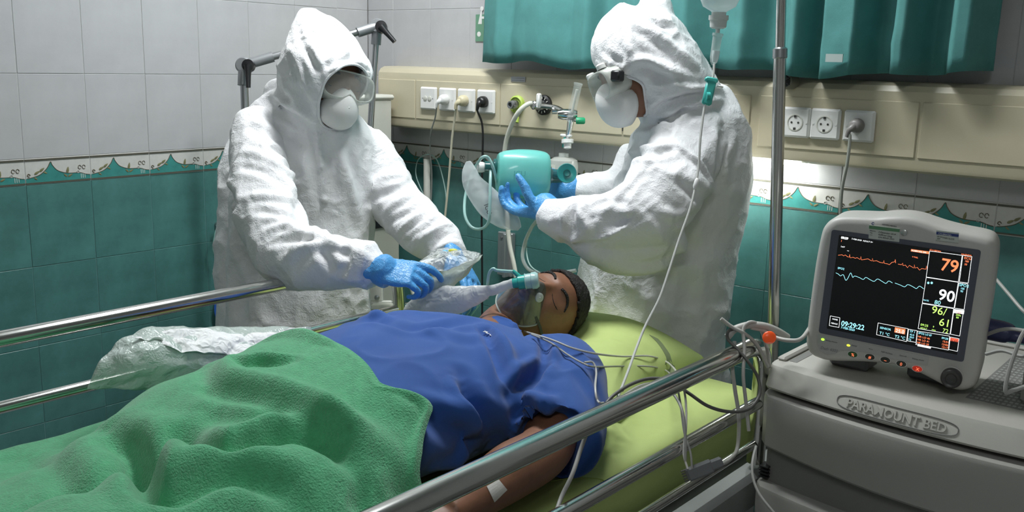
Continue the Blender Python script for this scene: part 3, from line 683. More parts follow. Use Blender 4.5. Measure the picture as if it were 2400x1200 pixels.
# pillow
def pillow():
    P0, P1, P2, P3 = [np.array(q) for q in ((1.27, -.91), (1.86, -.93), (1.80, -.425), (1.24, -.50))]; n = 46; top = []; bot = []
    for i in range(n):
        for j in range(n):
            u, v = i/(n-1), j/(n-1); p = (P0*(1-u)+P1*u)*(1-v)+(P3*(1-u)+P2*u)*v; cu, cv = 2*u-1, 2*v-1
            pinch = 1-.07*(1-abs(cu)**2)*abs(cv)**3; mid = (P0+P1+P2+P3)/4; p = mid+(p-mid)*(pinch*(1-.05*(1-cv**2)*abs(cu)**3))
            h = .115*(max(0, 1-abs(cu)**3.2)**.55)*(max(0, 1-abs(cv)**3.0)**.55)
            z = MT+.012
            hd = math.exp(-((p[0]-1.55)/.13)**2-((p[1]+.77)/.13)**2)
            tz = z+h*(1-.42*hd)+.006*math.sin(9*u+3*v)*h/.115+.012*math.exp(-((u-.80-.1*v)/.035)**2)*h/.115*0
            top.append((p[0], p[1], tz+.004)); bot.append((p[0], p[1], MT+.001+.010*(abs(cu)**6+abs(cv)**6)/2))
    k = n*n; V = np.array(top+bot); F = gridF(n, n); F = [f[::-1] for f in F]+[tuple(i+k for i in f) for f in gridF(n, n)]
    B = [(0, j) for j in range(n)]+[(i, n-1) for i in range(1, n)]+[(n-1, j) for j in range(n-2, -1, -1)]+[(i, 0) for i in range(n-2, 0, -1)]; B = [i*n+j for i, j in B]
    for a, c_ in zip(B, B[1:]+B[:1]): F.append((a, c_, c_+k, a+k))
    V = folds(V, F, [([(1380, 860), (1450, 850), (1540, 880)], .02, .004), ([(1400, 790), (1470, 800), (1530, 830)], .015, -.004), ([(1560, 830), (1600, 838), (1640, 832)], .012, .003)])
    o = newobj('pillow', V, F, lime, None, True, auto=None); tag(o, 'lime green pillow with a dark strip under the patient\'s head', 'pillow')
    bvh = BVHTree.FromPolygons([Vector(v) for v in V], F)
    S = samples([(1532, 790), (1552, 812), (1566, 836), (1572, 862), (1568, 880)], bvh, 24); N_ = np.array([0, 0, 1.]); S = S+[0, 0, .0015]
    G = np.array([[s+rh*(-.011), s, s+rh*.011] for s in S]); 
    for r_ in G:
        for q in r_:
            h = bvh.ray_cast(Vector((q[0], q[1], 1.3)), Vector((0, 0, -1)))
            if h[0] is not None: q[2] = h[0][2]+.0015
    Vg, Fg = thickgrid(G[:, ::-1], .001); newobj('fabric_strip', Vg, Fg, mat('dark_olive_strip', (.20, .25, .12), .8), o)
    return bvh
pillow()

# ================================================================== PATIENT
pat = thing('person', 'person lying on the bed with closed eyes, blue short sleeved shirt and oxygen mask', 'person', (1.60, -1.4, MT))
HC = atz(1264, 727, .930); hc_ = nz([.34, .90, .18]); hn_ = np.array([.56, -.38, .72])
HV, HF, (hX, hY, hZ, hy), (hl, hn, hc) = head_mesh(HC, hc_, hn_, s=1.10)
def HP(x, y, z): return HC+1.10*(x*hl+y*hn+z*hc)     # head space -> world
chestx = 1.60
def sec(y, cx, w_, h, zb=.785): z = (zb+h)/2; return (np.array([cx, y, z]), np.array([w_, 0, 0]), np.array([0, 0, (h-zb)/2]))
neckbase = np.array([1.53, -.99, .885])
tors = [sec(-.955, 1.56, .08, .875), sec(-.99, 1.58, .15, .915), sec(-1.05, 1.595, .222, .962), sec(-1.15, 1.60, .25, .998), sec(-1.28, 1.60, .252, 1.005), sec(-1.42, 1.60, .25, 1.0), sec(-1.56, 1.60, .245, .975), sec(-1.72, 1.60, .24, .94)]
# near arm and far arm
sh_n, el_n, wr_n = np.array([1.795, -1.045, .885]), np.array([1.925, -1.30, .845]), np.array([1.965, -1.585, .835])
sh_f, el_f, wr_f = np.array([1.37, -1.09, .88]), np.array([1.235, -1.36, .835]), np.array([1.19, -1.60, .850])
V1, F1 = fuse([(HV, HF), tube([HP(0, -.02, -.03), HP(0, -.018, -.09), neckbase, neckbase+[.03, -.12, -.02]], [.056, .058, .066, .08], 24),
    loft([(c, a*.93, b*.93) for c, a, b in tors], 36, 2.3),
    tube([sh_n, sh_n*.6+el_n*.4, el_n+[0, .02, 0], el_n*.65+wr_n*.35, el_n*.25+wr_n*.75, wr_n], [.066, .060, .050, .050, .038, .031], 24),
    tube([sh_f, sh_f*.6+el_f*.4, el_f, el_f*.65+wr_f*.35, wr_f], [.06, .056, .046, .045, .030], 24)] +
    hand_prims(wr_n, (-.03, -1, -.05), (-.3, 0, -1), (-1, 0, 0), (.35, .35, .4, .45)) +
    hand_prims(wr_f, (-.02, -1, .10), (.4, 0, -1), (1, 0, 0), (.3, .3, .35, .4)) +
    [tube([(1.72, -1.70, .87), (1.735, -2.2, .865), (1.70, -2.75, .845)], [.09, .068, .045], 20), tube([(1.47, -1.70, .87), (1.455, -2.2, .865), (1.44, -2.75, .845)], [.09, .068, .045], 20),
     loft([((1.70, -2.78, .83), (.045, 0, 0), (0, .05, 0)), ((1.70, -2.80, .90), (.042, 0, 0), (0, .035, 0)), ((1.71, -2.81, .98), (.035, 0, 0), (0, .02, 0))]), loft([((1.44, -2.78, .83), (.045, 0, 0), (0, .05, 0)), ((1.44, -2.80, .90), (.042, 0, 0), (0, .035, 0)), ((1.43, -2.81, .98), (.035, 0, 0), (0, .02, 0))])], .0046, 1)
body = newobj('body', V1, F1, skin, pat, True, auto=None)
# hair cap
mask = (hZ > .038+.022*np.clip(hY/.09, -1, 1)*1.0) | (hY < -.016-.0*hZ) & (hZ > -.075)
sel = mask & ~((np.abs(hX) > .066) & (hY > -.035) & (hZ < .035) & (hZ > -.04))
HW = HC+1.10*((hX[:, None]*1.09)*hl+(hY[:, None]*1.08)*hn+(hZ[:, None]*1.075)*hc)
HW += (fbm(HW*140, 2)[:, None]-.5)*.008*nz(1)*(HW-HC)/np.linalg.norm(HW-HC, axis=1)[:, None]
Fh = [f for f in HF if sel[list(f)].all()]
o = newobj('hair', HW, Fh, hair_m, body, True, auto=None); md = o.modifiers.new('s', 'SOLIDIFY'); md.thickness = .008; md.offset = -1
bvH = BVHTree.FromPolygons([Vector(v) for v in HV], HF)
def onskin(x, y, z, o_=.0006):
    h = bvH.ray_cast(Vector(HP(x, .2, z)), Vector(-hn)); return np.array(h[0])+hn*o_
for s_ in (-1, 1):  # brows and closed lids
    V, F = tube([onskin(s_*.014, 0, .022), onskin(s_*.024, 0, .027), onskin(s_*.036, 0, .029), onskin(s_*.048, 0, .024), onskin(s_*.056, 0, .015)], [.0028, .0038, .0040, .0032, .0018], 8); V = np.array(V); V += (fbm(V*300, 3)[:, None]-.5)*.003*hn
    newobj('eyebrow', V, F, hair_m, body)
    pts = [onskin(s_*x, 0, -.003-.0035*(1-((x-.032)/.014)**2)) for x in np.linspace(.017, .049, 9)]
    newobj('eyelashes', *tube(pts, [.0006]+[.0013]*7+[.0006], 6), hair_m, body)
newobj('lips', *fuse([tube([HP(-.022, .100, -.070), HP(-.008, .108, -.067), HP(.008, .108, -.067), HP(.022, .100, -.070)], [.002, .005, .005, .002], 10), tube([HP(-.020, .100, -.074), HP(0, .1075, -.078), HP(.020, .100, -.074)], [.002, .0055, .002], 10)], .0015, 2), skin_dark, body)

# shirt: torso + short sleeves
sl_n = [sh_n+[-.05, .02, .01], sh_n+[.015, -.03, .0], el_n*.55+sh_n*.45+[.02, -.0, .002], el_n+[.012, .035, .004]]
S1 = fuse([loft([(c+np.array([0, 0, .004]), a*1.03, b*1.06) for c, a, b in tors], 44, 2.35), tube(sl_n, [.085, .092, .088, .084], 28), tube([sh_f+[.04, 0, 0], sh_f*.7+el_f*.3, el_f+[0, .05, 0]], [.075, .078, .068], 24),
    loft([(neckbase+[0, -.03, -.02], np.array([.11, 0, 0]), np.array([0, .02, .075])), (neckbase+[.004, .035, .008], np.array([.078, 0, 0]), np.array([0, .02, .068]))], 24)], .0062, 3)
V, F = S1
# hollow the sleeve end and drop cloth on to the bed
ax = nz(el_n-sh_n); e_ = sl_n[-1]; q = (V-e_)@ax; rad = np.linalg.norm((V-e_)-q[:, None]*ax, axis=1)
V = V-((q > -.004) & (rad < .074))[:, None]*ax*.035
V = smoothV(V, F, 3); V[:, 2] = np.maximum(V[:, 2], MT+.004)
V = V+vnormals(V, F)*((ridged(V*[7, 9, 7], 21, 3)-.25)*.008)[:, None]
V = folds(V, F, [
    ([(1135, 775), (1165, 830), (1180, 880), (1195, 930)], 0.014, -0.0145), ([(1150, 770), (1190, 830), (1205, 880)], 0.018, 0.0101),
    ([(1075, 880), (1090, 910), (1120, 965), (1160, 1030), (1165, 1060)], 0.020, -0.0217), ([(1060, 875), (1075, 930), (1110, 990), (1150, 1055)], 0.014, 0.0130),
    ([(1200, 925), (1230, 890), (1275, 860), (1285, 850)], 0.016, -0.0232), ([(1195, 905), (1225, 870), (1270, 845)], 0.014, 0.0145), ([(1205, 940), (1240, 935), (1275, 945), (1310, 955)], 0.016, 0.0159), ([(1200, 960), (1240, 968), (1290, 975), (1340, 975)], 0.014, -0.0130),
    ([(1300, 815), (1290, 850), (1285, 880)], 0.014, 0.0145), ([(1270, 800), (1280, 830), (1270, 870)], 0.012, -0.0116),
    ([(960, 950), (1020, 990), (1080, 1020), (1140, 1050)], 0.022, -0.0145), ([(990, 930), (1050, 950), (1110, 990), (1150, 1040)], 0.016, 0.0087),
    ([(880, 750), (960, 765), (1050, 760), (1120, 750)], 0.018, -0.0116), ([(860, 745), (880, 738), (895, 745)], 0.020, 0.0145), ([(1000, 770), (1080, 790), (1140, 790)], 0.020, 0.0072),
    ([(1020, 1095), (1060, 1080), (1110, 1070), (1160, 1060)], 0.014, 0.0145), ([(1020, 1120), (1070, 1110), (1130, 1090)], 0.016, -0.0145),
    ([(1110, 735), (1125, 765), (1150, 790)], 0.010, -0.0087), ([(1190, 745), (1230, 775), (1270, 800)], 0.010, 0.0087), ([(1215, 770), (1235, 790), (1250, 800)], 0.010, -0.0116), ([(1400, 950), (1380, 900), (1340, 850)], 0.014, 0.0072)])
shirt = newobj('shirt', V, F, blue_m, pat, True, auto=None)
bvS = BVHTree.FromPolygons([Vector(v) for v in V], F)
def hit(bvh, px, py): h = bvh.ray_cast(Vector(CAM), Vector(ray(px, py))); return (np.array(h[0]), np.array(h[1])) if h[0] is not None else (None, None)
h0, n0 = hit(bvS, 1127, 776); h1, n1 = hit(bvS, 1150, 788)
if h0 is not None and h1 is not None: text('4SU', .026, frameM(h0+n0*.002-(0), h1-h0, np.cross(n0, h1-h0)), white_pl, 'lettering', shirt, shear=.3, bold=.0006)
# tape and IV line on the forearm
bvB = BVHTree.FromPolygons([Vector(v) for v in V1], F1)
G = []
for i in range(7):
    row = []
    for j in range(7):
        u, v_ = j/6, i/6; p = np.array([1140, 1140])*(1-u)*(1-v_)+np.array([1168, 1124])*u*(1-v_)+np.array([1158, 1177])*(1-u)*v_+np.array([1188, 1148])*u*v_
        h, n_ = hit(bvB, *p); row.append(h+n_*.0012 if h is not None else (row[-1] if row else atz(*p, .87)))
    G.append(row)
Vg, Fg = thickgrid(np.array(G)[:, ::-1], .0006); tag(newobj('medical_tape', Vg, Fg, mat('white_cloth_tape', (.72, .70, .66), .7, bump=(900, .4, .0006)), None, False), 'square of white cloth tape stuck on the patient\'s forearm', 'tape')

# ================================================================== BLANKET
def bodyH(x, y):
    """height of cover over body and legs"""
    t = np.clip((y+1.70)/(-.22), 0, 1); t = t*t*(3-2*t)
    tor = .785+(.235-.075*np.clip((-1.42-y)/.38, 0, 1))*np.maximum(0, 1-(np.abs(x-1.60)/(.285+.08*np.clip((-1.42-y)/.3, 0, 1)))**2.6)**.5
    lg = .785+(.140+.02*np.exp(-((y+2.0)/.25)**2))*np.maximum(np.exp(-(np.abs(x-1.755)/.125)**3), (.80-.45*np.clip((-1.72-y)/.30, 0, 1))*np.exp(-(np.abs(x-1.46)/.130)**3))+.035*np.exp(-((x-1.59)/.12)**2)*np.clip((y+2.3)/.6, 0, 1)
    return tor*(1-t)+lg*t
nu, nv = 190, 300; U = np.linspace(0, 1, nu); Vv = np.linspace(0, 1, nv); G = np.zeros((nv, nu, 3))
edge_px = [(470, 890, .86), (478, 862, .93), (600, 823, .965), (700, 815, .985), (800, 838, 1.0), (862, 875, 1.0), (905, 925, .99), (945, 975, .985), (985, 1035, .955), (1012, 1085, .91), (1018, 1110, .86), (1012, 1140, .80)]
EP = np.array([atz(*q)[:2] for q in edge_px]); EP = EP[np.argsort(EP[:, 0])]
ex = np.linspace(1.12, 2.05, nu); ey = np.interp(ex, EP[:, 0], EP[:, 1]); ey = np.convolve(np.pad(ey, 6, 'edge'), np.ones(13)/13, 'valid')
for i, v_ in enumerate(Vv):
    y = ey*(1-v_)+(-2.93)*v_ if False else ey-(ey+2.93)*(v_**1.35)
    G[i, :, 0] = ex; G[i, :, 1] = y
X_, Y_ = G[..., 0], G[..., 1]; H = bodyH(X_, Y_)
edge_d = (ey[None, :]-Y_)
H += .018+.014*np.exp(-((edge_d-.012)/.014)**2)            # rolled edge
farE = np.clip((1.22-X_)/.08, 0, 1); nearE = np.clip((X_-1.94)/.08, 0, 1)
H -= 0.0*farE; H += .012*(fbm(np.column_stack([X_.ravel()*6, Y_.ravel()*6, X_.ravel()*0]), 4).reshape(H.shape)-.5)*2
G[..., 2] = np.maximum(H, MT+.010)
# far arm lies under / beside the far edge: lift it a little
G[..., 2] += .0*np.exp(-((X_-1.215)/.055)**2)*np.clip((Y_+1.95)/.12, 0, 1)
def onbody(P, lift):
    out = np.full(len(P), -9.)
    for i, (x, y) in enumerate(P[:, :2]):
        for bv_ in ((bvS, bvB) if y > -1.6 else (bvS,)):
            h = bv_.ray_cast(Vector((x, y, 1.5)), Vector((0, 0, -1)))
            if h[0] is not None and h[0][2]+lift > out[i]: out[i] = h[0][2]+lift
    return out
sub_ = onbody(G[::3, ::3].reshape(-1, 3), .024).reshape(G[::3, ::3].shape[:2])
zi = np.array([np.interp(np.arange(nu), np.arange(0, nu, 3), r_) for r_ in sub_]); zi = np.array([np.interp(np.arange(nv), np.arange(0, nv, 3), zi[:, j]) for j in range(nu)]).T
zi = np.maximum(zi, MT)
for _ in range(3): zi = np.maximum(zi, np.apply_along_axis(lambda a: np.convolve(np.pad(a, 4, 'edge'), np.ones(9)/9, 'valid'), 0, zi)); zi = np.maximum(zi, np.apply_along_axis(lambda a: np.convolve(np.pad(a, 4, 'edge'), np.ones(9)/9, 'valid'), 1, zi))
floorZ = zi; G[..., 2] = np.maximum(G[..., 2], zi+.004)
Vb = G.reshape(-1, 3); Fb = [f[::-1] for f in gridF(nv, nu)]
N0 = vnormals(Vb, Fb)
if N0[:, 2].mean() < 0: Fb = [f[::-1] for f in Fb]
Vflat = Vb.copy(); Vb = folds_xy(Vb, Fb, [
    ([(477, 865), (495, 900), (550, 925), (642, 950), (701, 971), (756, 1003), (816, 1040), (871, 1081), (940, 1136), (985, 1154)], .026, .020, .014),
    ([(412, 1040), (504, 1053), (596, 1044), (665, 1017), (733, 1021), (788, 1049), (843, 1104), (885, 1159)], .024, .022, .020),
    ([(222, 985), (250, 1005), (275, 1030), (316, 1072), (348, 1113), (390, 1136), (435, 1122), (495, 1100), (550, 1095), (619, 1117), (665, 1145), (701, 1186)], .030, .022, .032),
    ([(480, 962), (560, 975), (640, 978), (700, 990), (760, 1020), (800, 1060)], .022, .010, .008),
    ([(30, 1080), (69, 1090), (151, 1127), (229, 1154), (321, 1159)], .035, .010, .010),
    ([(503, 842), (540, 848), (575, 856), (600, 850), (640, 851), (690, 846)], .012, .012, .010),
    ([(815, 1140), (840, 1152), (875, 1172)], .030, .004, .020), ([(905, 1170), (940, 1160), (990, 1158)], .016, .004, .014)])
Gz = Vb[:, 2].reshape(nv, nu)
for _ in range(2): Gz = np.apply_along_axis(lambda a: np.convolve(np.pad(a, 1, 'edge'), [.25, .5, .25], 'valid'), 0, Gz); Gz = np.apply_along_axis(lambda a: np.convolve(np.pad(a, 1, 'edge'), [.25, .5, .25], 'valid'), 1, Gz)
Vb[:, 2] = Gz.reshape(-1)
Vb[:, :2] = Vflat[:, :2]; Vb[:, 2] = np.maximum(Vb[:, 2], np.maximum(floorZ.reshape(-1)-.035, MT+.004))
Vt, Ft = thickgrid(Vb.reshape(nv, nu, 3) if np.cross(G[0, 1]-G[0, 0], G[1, 0]-G[0, 0])[2] > 0 else Vb.reshape(nv, nu, 3)[:, ::-1], .012)
Vt = np.array(Vt); Vt[:, 2] = np.maximum(Vt[:, 2], MT+.001)
bl = newobj('blanket', Vt, Ft, blanket_m, None, True, auto=None); tag(bl, 'thick green fleece blanket folded over the patient\'s legs and waist', 'blanket')
bvT = BVHTree.FromPolygons([Vector(v) for v in Vb], Fb)
for ob in (shirt, body):      # cloth and body keep below the cover
    me = ob.data; co = np.zeros(len(me.vertices)*3); me.vertices.foreach_get('co', co); co = co.reshape(-1, 3)
    eyv = np.interp(co[:, 0], ex, ey)
    for i in np.nonzero((co[:, 1] < eyv-.012) & (co[:, 0] < 1.90) & (co[:, 0] > 1.14))[0]:
        h = bvT.ray_cast(Vector((co[i, 0], co[i, 1], 1.6)), Vector((0, 0, -1)))
        if h[0] is not None and co[i, 2] > h[0][2]-.020: co[i, 2] = h[0][2]-.020
    me.vertices.foreach_set('co', co.ravel()); me.update()
bvBl = BVHTree.FromPolygons([Vector(v) for v in Vb], Fb)

# ================================================================== STANDING PEOPLE
def crinkle(V, F, s=1., seed=0, amt=1.):
    V = np.array(V); N = vnormals(V, F); D = (ridged(V*[9, 9, 6]*s, seed, 3)-.25)*.011+(ridged(V*[20, 20, 15]*s, seed+5, 2.2)-.3)*.0060+(fbm(V*5, seed+9)-.5)*.010
    return V+N*(D*amt)[:, None]
def cut_face(V, F, hc, c, n, l, cz, rx, rz, g0=.03):
    V = np.array(V); ctr = np.array([V[list(f)].mean(0) for f in F])-hc; a, b_, g = ctr@l, ctr@c, ctr@n
    k = ~((g > g0) & ((a/rx)**2+((b_-cz)/rz)**2 < 1)); return [f for f, t in zip(F, k) if t]
def clean(V, F):
    used = sorted({i for f in F for i in f}); ix = {u: k for k, u in enumerate(used)}; return np.array(V)[used], [tuple(ix[i] for i in f) for f in F]

def hem(V, F):
    cnt = {}
    for f in F:
        for a, b in zip(f, list(f[1:])+[f[0]]): k = (min(a, b), max(a, b)); cnt[k] = cnt.get(k, 0)+1
    nb = {}
    for (a, b), c_ in cnt.items():
        if c_ == 1: nb.setdefault(a, []).append(b); nb.setdefault(b, []).append(a)
    loops = []; left = set(nb)
    while left:
        s_ = min(left); L = [s_]; left.discard(s_)
        while True:
            nx_ = [q for q in nb[L[-1]] if q in left]
            if not nx_: break
            L.append(nx_[0]); left.discard(nx_[0])
        loops.append(L)
    L = max(loops, key=len); V = np.array(V); P = V[L].copy()
    for _ in range(14): P = .5*P+.25*(np.roll(P, 1, 0)+np.roll(P, -1, 0))
    V[L] = P; Q = P[::3]; return V, tube(list(Q)+[Q[0]], .0036, 8, 2)
# ---------------- person A (left)
pA = thing('person', 'person standing at the left in white hooded coverall and goggles holding clear packaging', 'person', (.76, -.95, 0))
hA = at(775, 208, 2.64); nA = nz(.50*rt-.34*up-.72*fw); cA = nz(up+.12*rt)
A_V, A_F, (aX, aY, aZ, ay), (lA, nA, cA) = head_mesh(hA, cA, nA)
def AP(x, y, z): return hA+x*lA+y*nA+z*cA
skA = newobj('head', *fuse([(A_V, A_F), tube([AP(0, -.02, -.05), AP(0, -.03, -.14), at(748, 330, 2.72)], [.055, .06, .07], 20)], .004, 1), skin, pA, True, auto=None)
for s_ in (-1, 1):
    newobj('eyebrow', *tube([AP(s_*.014, .089, .026), AP(s_*.030, .0915, .031), AP(s_*.050, .078, .022)], [.003, .004, .002], 8), hair_m, skA)
    newobj('eyelashes', *tube([AP(s_*x, .0845-abs(x-.032)*.25, -.003-.0035*(1-((x-.032)/.014)**2)) for x in np.linspace(.019, .046, 7)], .0011, 6), hair_m, skA)
# coverall prims
D = 2.70
bodyA = rows([(212, 645, 735, 2.69, .070), (228, 620, 770, 2.69, .085), (250, 592, 812, 2.70, .100), (285, 572, 855, 2.71, .118), (340, 560, 878, 2.72, .13), (420, 552, 880, 2.73, .135), (520, 548, 872, 2.74, .135), (640, 545, 866, 2.75, .135), (760, 540, 862, 2.76, .14), (900, 542, 860, 2.78, .14), (980, 545, 850, 2.80, .13)])
backA = rows([(300, 560, 640, 2.86, .06), (360, 530, 640, 2.86, .08), (430, 516, 660, 2.85, .09), (520, 512, 680, 2.84, .10), (640, 512, 700, 2.84, .10), (760, 511, 700, 2.84, .10), (900, 515, 700, 2.86, .10)])
hoodA = rows([(24, 709, 732, 2.64, .012), (38, 698, 775, 2.64, .045), (60, 688, 806, 2.635, .08), (85, 678, 826, 2.63, .105), (115, 667, 848, 2.62, .120), (145, 661, 862, 2.615, .126), (175, 656, 868, 2.615, .126), (205, 655, 848, 2.62, .118), (235, 660, 825, 2.63, .108), (262, 674, 800, 2.64, .095), (285, 690, 785, 2.66, .085), (310, 700, 790, 2.68, .08)], 36, 2.1)
hoodA2 = limb([(at(650, 222, 2.74), .035, .06), (at(690, 232, 2.72), .055, .09), (at(740, 262, 2.69), .06, .09)])
px = lambda a, b, d: at(a, b, d)
armAr = limb([(px(608, 300, 2.64), .055, .07), (px(600, 345, 2.60), .066, .075), (px(615, 430, 2.52), .080, .075), (px(635, 520, 2.44), .082, .075), (px(665, 590, 2.37), .078, .075), (px(730, 610, 2.33), .078, .07), (px(800, 615, 2.30), .066, .06), (px(855, 622, 2.27), .052, .05), (px(885, 632, 2.26), .036, .036)])
armAl = limb([(px(862, 330, 2.78), .050, .07), (px(888, 385, 2.77), .066, .07), (px(918, 455, 2.74), .073, .07), (px(958, 510, 2.70), .070, .07), (px(1000, 545, 2.64), .066, .062), (px(1035, 572, 2.60), .062, .055), (px(1055, 592, 2.58), .045, .045)])
base = at(700, 980, 2.80); lx = [base+rh*s*.095 for s in (-1, 1)]
legsA = [limb([(np.array([p[0], p[1], .66]), .115, .13), (np.array([p[0], p[1], .40]), .095, .10), (np.array([p[0], p[1], .12]), .085, .09), (np.array([p[0], p[1], .06]), .06, .07)]) for p in lx]
VA, FA = fuse([bodyA, backA, hoodA, hoodA2, armAr, armAl]+legsA, .0070, 2)
VA = crinkle(VA, FA, 1., 3)
hood_z = lambda V: np.clip((V[:, 2]-1.40)/.05, 0, 1)
VA = folds(VA, FA, [
    # hood
    ([(700, 60), (712, 110), (745, 160), (770, 172)], .010, -.008), ([(735, 100), (745, 140), (765, 180)], .010, .007), ([(700, 70), (760, 78), (800, 110), (815, 125)], .009, .007), ([(672, 110), (690, 130), (705, 190), (735, 235)], .010, .007), ([(690, 150), (700, 200), (720, 250)], .012, -.008), ([(780, 165), (800, 140), (815, 120)], .009, .008), ([(765, 172), (800, 160), (835, 150), (862, 158)], .010, .012), ([(790, 150), (840, 130), (865, 140)], .010, -.006), ([(700, 84), (720, 86), (745, 88)], .006, .005), ([(712, 30), (720, 60), (722, 85)], .010, -.005), ([(665, 200), (690, 235), (725, 275)], .012, .008),
    # collar
    ([(636, 215), (660, 232), (700, 258), (740, 285)], .012, .012), ([(630, 240), (680, 275), (730, 300)], .014, -.012), ([(655, 230), (700, 280), (720, 300)], .010, -.008),
    # front
    ([(740, 300), (752, 380), (760, 470), (765, 560)], .008, .010), ([(770, 300), (775, 380), (785, 480)], .014, -.008), ([(820, 300), (810, 380), (825, 460), (850, 540)], .016, .010), ([(800, 320), (830, 400), (860, 480)], .016, -.010), ([(860, 340), (850, 400), (862, 470)], .014, -.010),
    ([(700, 320), (690, 400), (700, 480), (720, 560)], .018, -.012), ([(720, 300), (715, 400), (735, 500)], .016, .008),
    # right sleeve
    ([(590, 300), (620, 330), (660, 360), (690, 400)], .014, -.012), ([(600, 285), (640, 310), (690, 350)], .014, .010), ([(570, 350), (620, 370), (670, 400), (700, 430)], .014, .009), ([(560, 390), (610, 400), (660, 430)], .012, -.009), ([(580, 460), (640, 460), (690, 470)], .012, .008), ([(600, 495), (650, 500), (700, 520)], .012, -.009), ([(620, 545), (670, 530), (715, 540)], .012, .010), ([(640, 570), (690, 560), (740, 560)], .012, -.010), ([(660, 620), (700, 585), (750, 570), (790, 575)], .014, .012), ([(740, 560), (760, 600), (790, 640)], .012, -.012), ([(760, 555), (800, 580), (830, 570)], .010, .010), ([(800, 580), (815, 610), (800, 650)], .010, -.009), ([(830, 580), (850, 600), (840, 650)], .009, .009), ([(780, 640), (820, 655), (860, 655)], .010, .008), ([(865, 575), (885, 600), (870, 660)], .007, .006),
    # left sleeve
    ([(870, 470), (900, 455), (950, 440)], .014, -.012), ([(870, 430), (920, 410), (950, 415)], .014, .008), ([(900, 500), (940, 470), (975, 455)], .012, .012), ([(910, 530), (950, 500), (990, 480)], .011, -.010), ([(930, 550), (970, 515), (1010, 490)], .010, .012), ([(950, 570), (990, 535), (1030, 510)], .009, -.009), ([(970, 590), (1010, 545), (1055, 525)], .009, .011), ([(1000, 590), (1030, 560), (1065, 545)], .008, -.008), ([(1010, 605), (1040, 575), (1078, 568)], .008, .008),
    ([(530, 430), (545, 480), (560, 560), (600, 640)], .02, -.015), ([(580, 650), (600, 700), (590, 760)], .03, .01), ([(540, 600), (555, 680), (550, 760)], .03, -.01), ([(820, 640), (815, 700), (822, 780)], .012, .006)])
FA = cut_face(VA, FA, hA, cA, nA, lA, -.030, .078, .086, .035); VA, FA = clean(VA, FA); VA, hemA = hem(VA, FA)
cov = newobj('coverall', VA, FA, tyvek, pA, True, auto=None)
newobj('hood_hem', *hemA, tyvek, cov)
md = cov.modifiers.new('s', 'SOLIDIFY'); md.thickness = .0025; md.offset = -1
# respirator mask and goggles, in head space
def respirator(HPf, parent, name='respirator_mask', sc_=1., yoff=0, mt=None):
    n_, m_ = 40, 22; V = []
    for i in range(m_+1):
        t = i/m_*math.pi/2
        for k in range(n_):
            p = 2*math.pi*k/n_; cx, cz = math.sin(t)*math.cos(p), math.sin(t)*math.sin(p)
            w_ = .058*(1-.30*max(0, cz)); hgt = .060 if cz > 0 else .056
            V.append(HPf(cx*w_*sc_, .066+yoff+.062*sc_*math.cos(t)**.8-.020*abs(cx)**2+(.018 if cz > 0 else 0)*max(0, cz)*.4, -.060+cz*hgt*sc_))
    F = [(i*n_+k, (i+1)*n_+k, (i+1)*n_+(k+1) % n_, i*n_+(k+1) % n_) for i in range(m_) for k in range(n_)]
    o = newobj(name, V, F, mt or mat('white_respirator_felt', (.78, .78, .76), .85, bump=(500, .3, .001)), parent, True, auto=None); md = o.modifiers.new('s', 'SOLIDIFY'); md.thickness = .003
    return o
respirator(AP, pA)
def goggles(HPf, parent, strap=True):
    n_ = 56; out = []; rim = []
    def outline(t, e=3.4):
        ct, st = math.cos(t), math.sin(t); x = .080*math.copysign(abs(ct)**(2/e), ct); z = .040*math.copysign(abs(st)**(2/e), st)
        if st < 0: z += .016*math.exp(-(x/.016)**2)
        return x, z-.002
    g = thing_part('goggles', parent)
    def ringv(sc_, y): return [HPf(outline(2*math.pi*k/n_)[0]*sc_, y-.30*abs(outline(2*math.pi*k/n_)[0]*sc_)**1.6*2.6, outline(2*math.pi*k/n_)[1]*sc_) for k in range(n_)]
    R = [ringv(1.03, .066), ringv(1.05, .080), ringv(1.0, .118), ringv(.96, .124), ringv(.90, .126)]
    V = [v for r_ in R for v in r_]; F = [(i*n_+k, i*n_+(k+1) % n_, (i+1)*n_+(k+1) % n_, (i+1)*n_+k) for i in range(4) for k in range(n_)]
    fr = newobj('goggle_frame', V, F, goggle_rim, g, True, auto=50); md = fr.modifiers.new('s', 'SOLIDIFY'); md.thickness = .0025
    lens = [R[-1]]+[ringv(.90*s, .126+.002*(1-s)) for s in (.75, .5, .25, .02)]; V = [v for r_ in lens for v in r_]; F = [(i*n_+k, i*n_+(k+1) % n_, (i+1)*n_+(k+1) % n_, (i+1)*n_+k) for i in range(4) for k in range(n_)]
    newobj('goggle_lens', V, F, goggle_m, g, True, auto=None)
    for s_ in (-1, 1):
        b = MB(); q = HPf(s_*.048, .104, .043); ax_ = HPf(s_*.048, .104, 1)-HPf(s_*.048, .104, 0); b.lathe(q, ax_, [(.013, -.006), (.013, .004), (.009, .008), (.0001, .009)], 18); b.build('vent_cap', mat('milky_vent', (.7, .71, .68), .4), g)
    if strap: b = MB(); b.tube([HPf(.080, .055, .0), HPf(.088, .03, .004), HPf(.088, 0, .01)], .005, 6); b.tube([HPf(-.080, .055, .0), HPf(-.088, .03, .004), HPf(-.088, 0, .01)], .005, 6); b.build('strap', offwhite_pl, g)
def thing_part(name, parent):
    o = bpy.data.objects.new(name, None); C.objects.link(o); adopt(o, parent); return o
goggles(AP, pA)
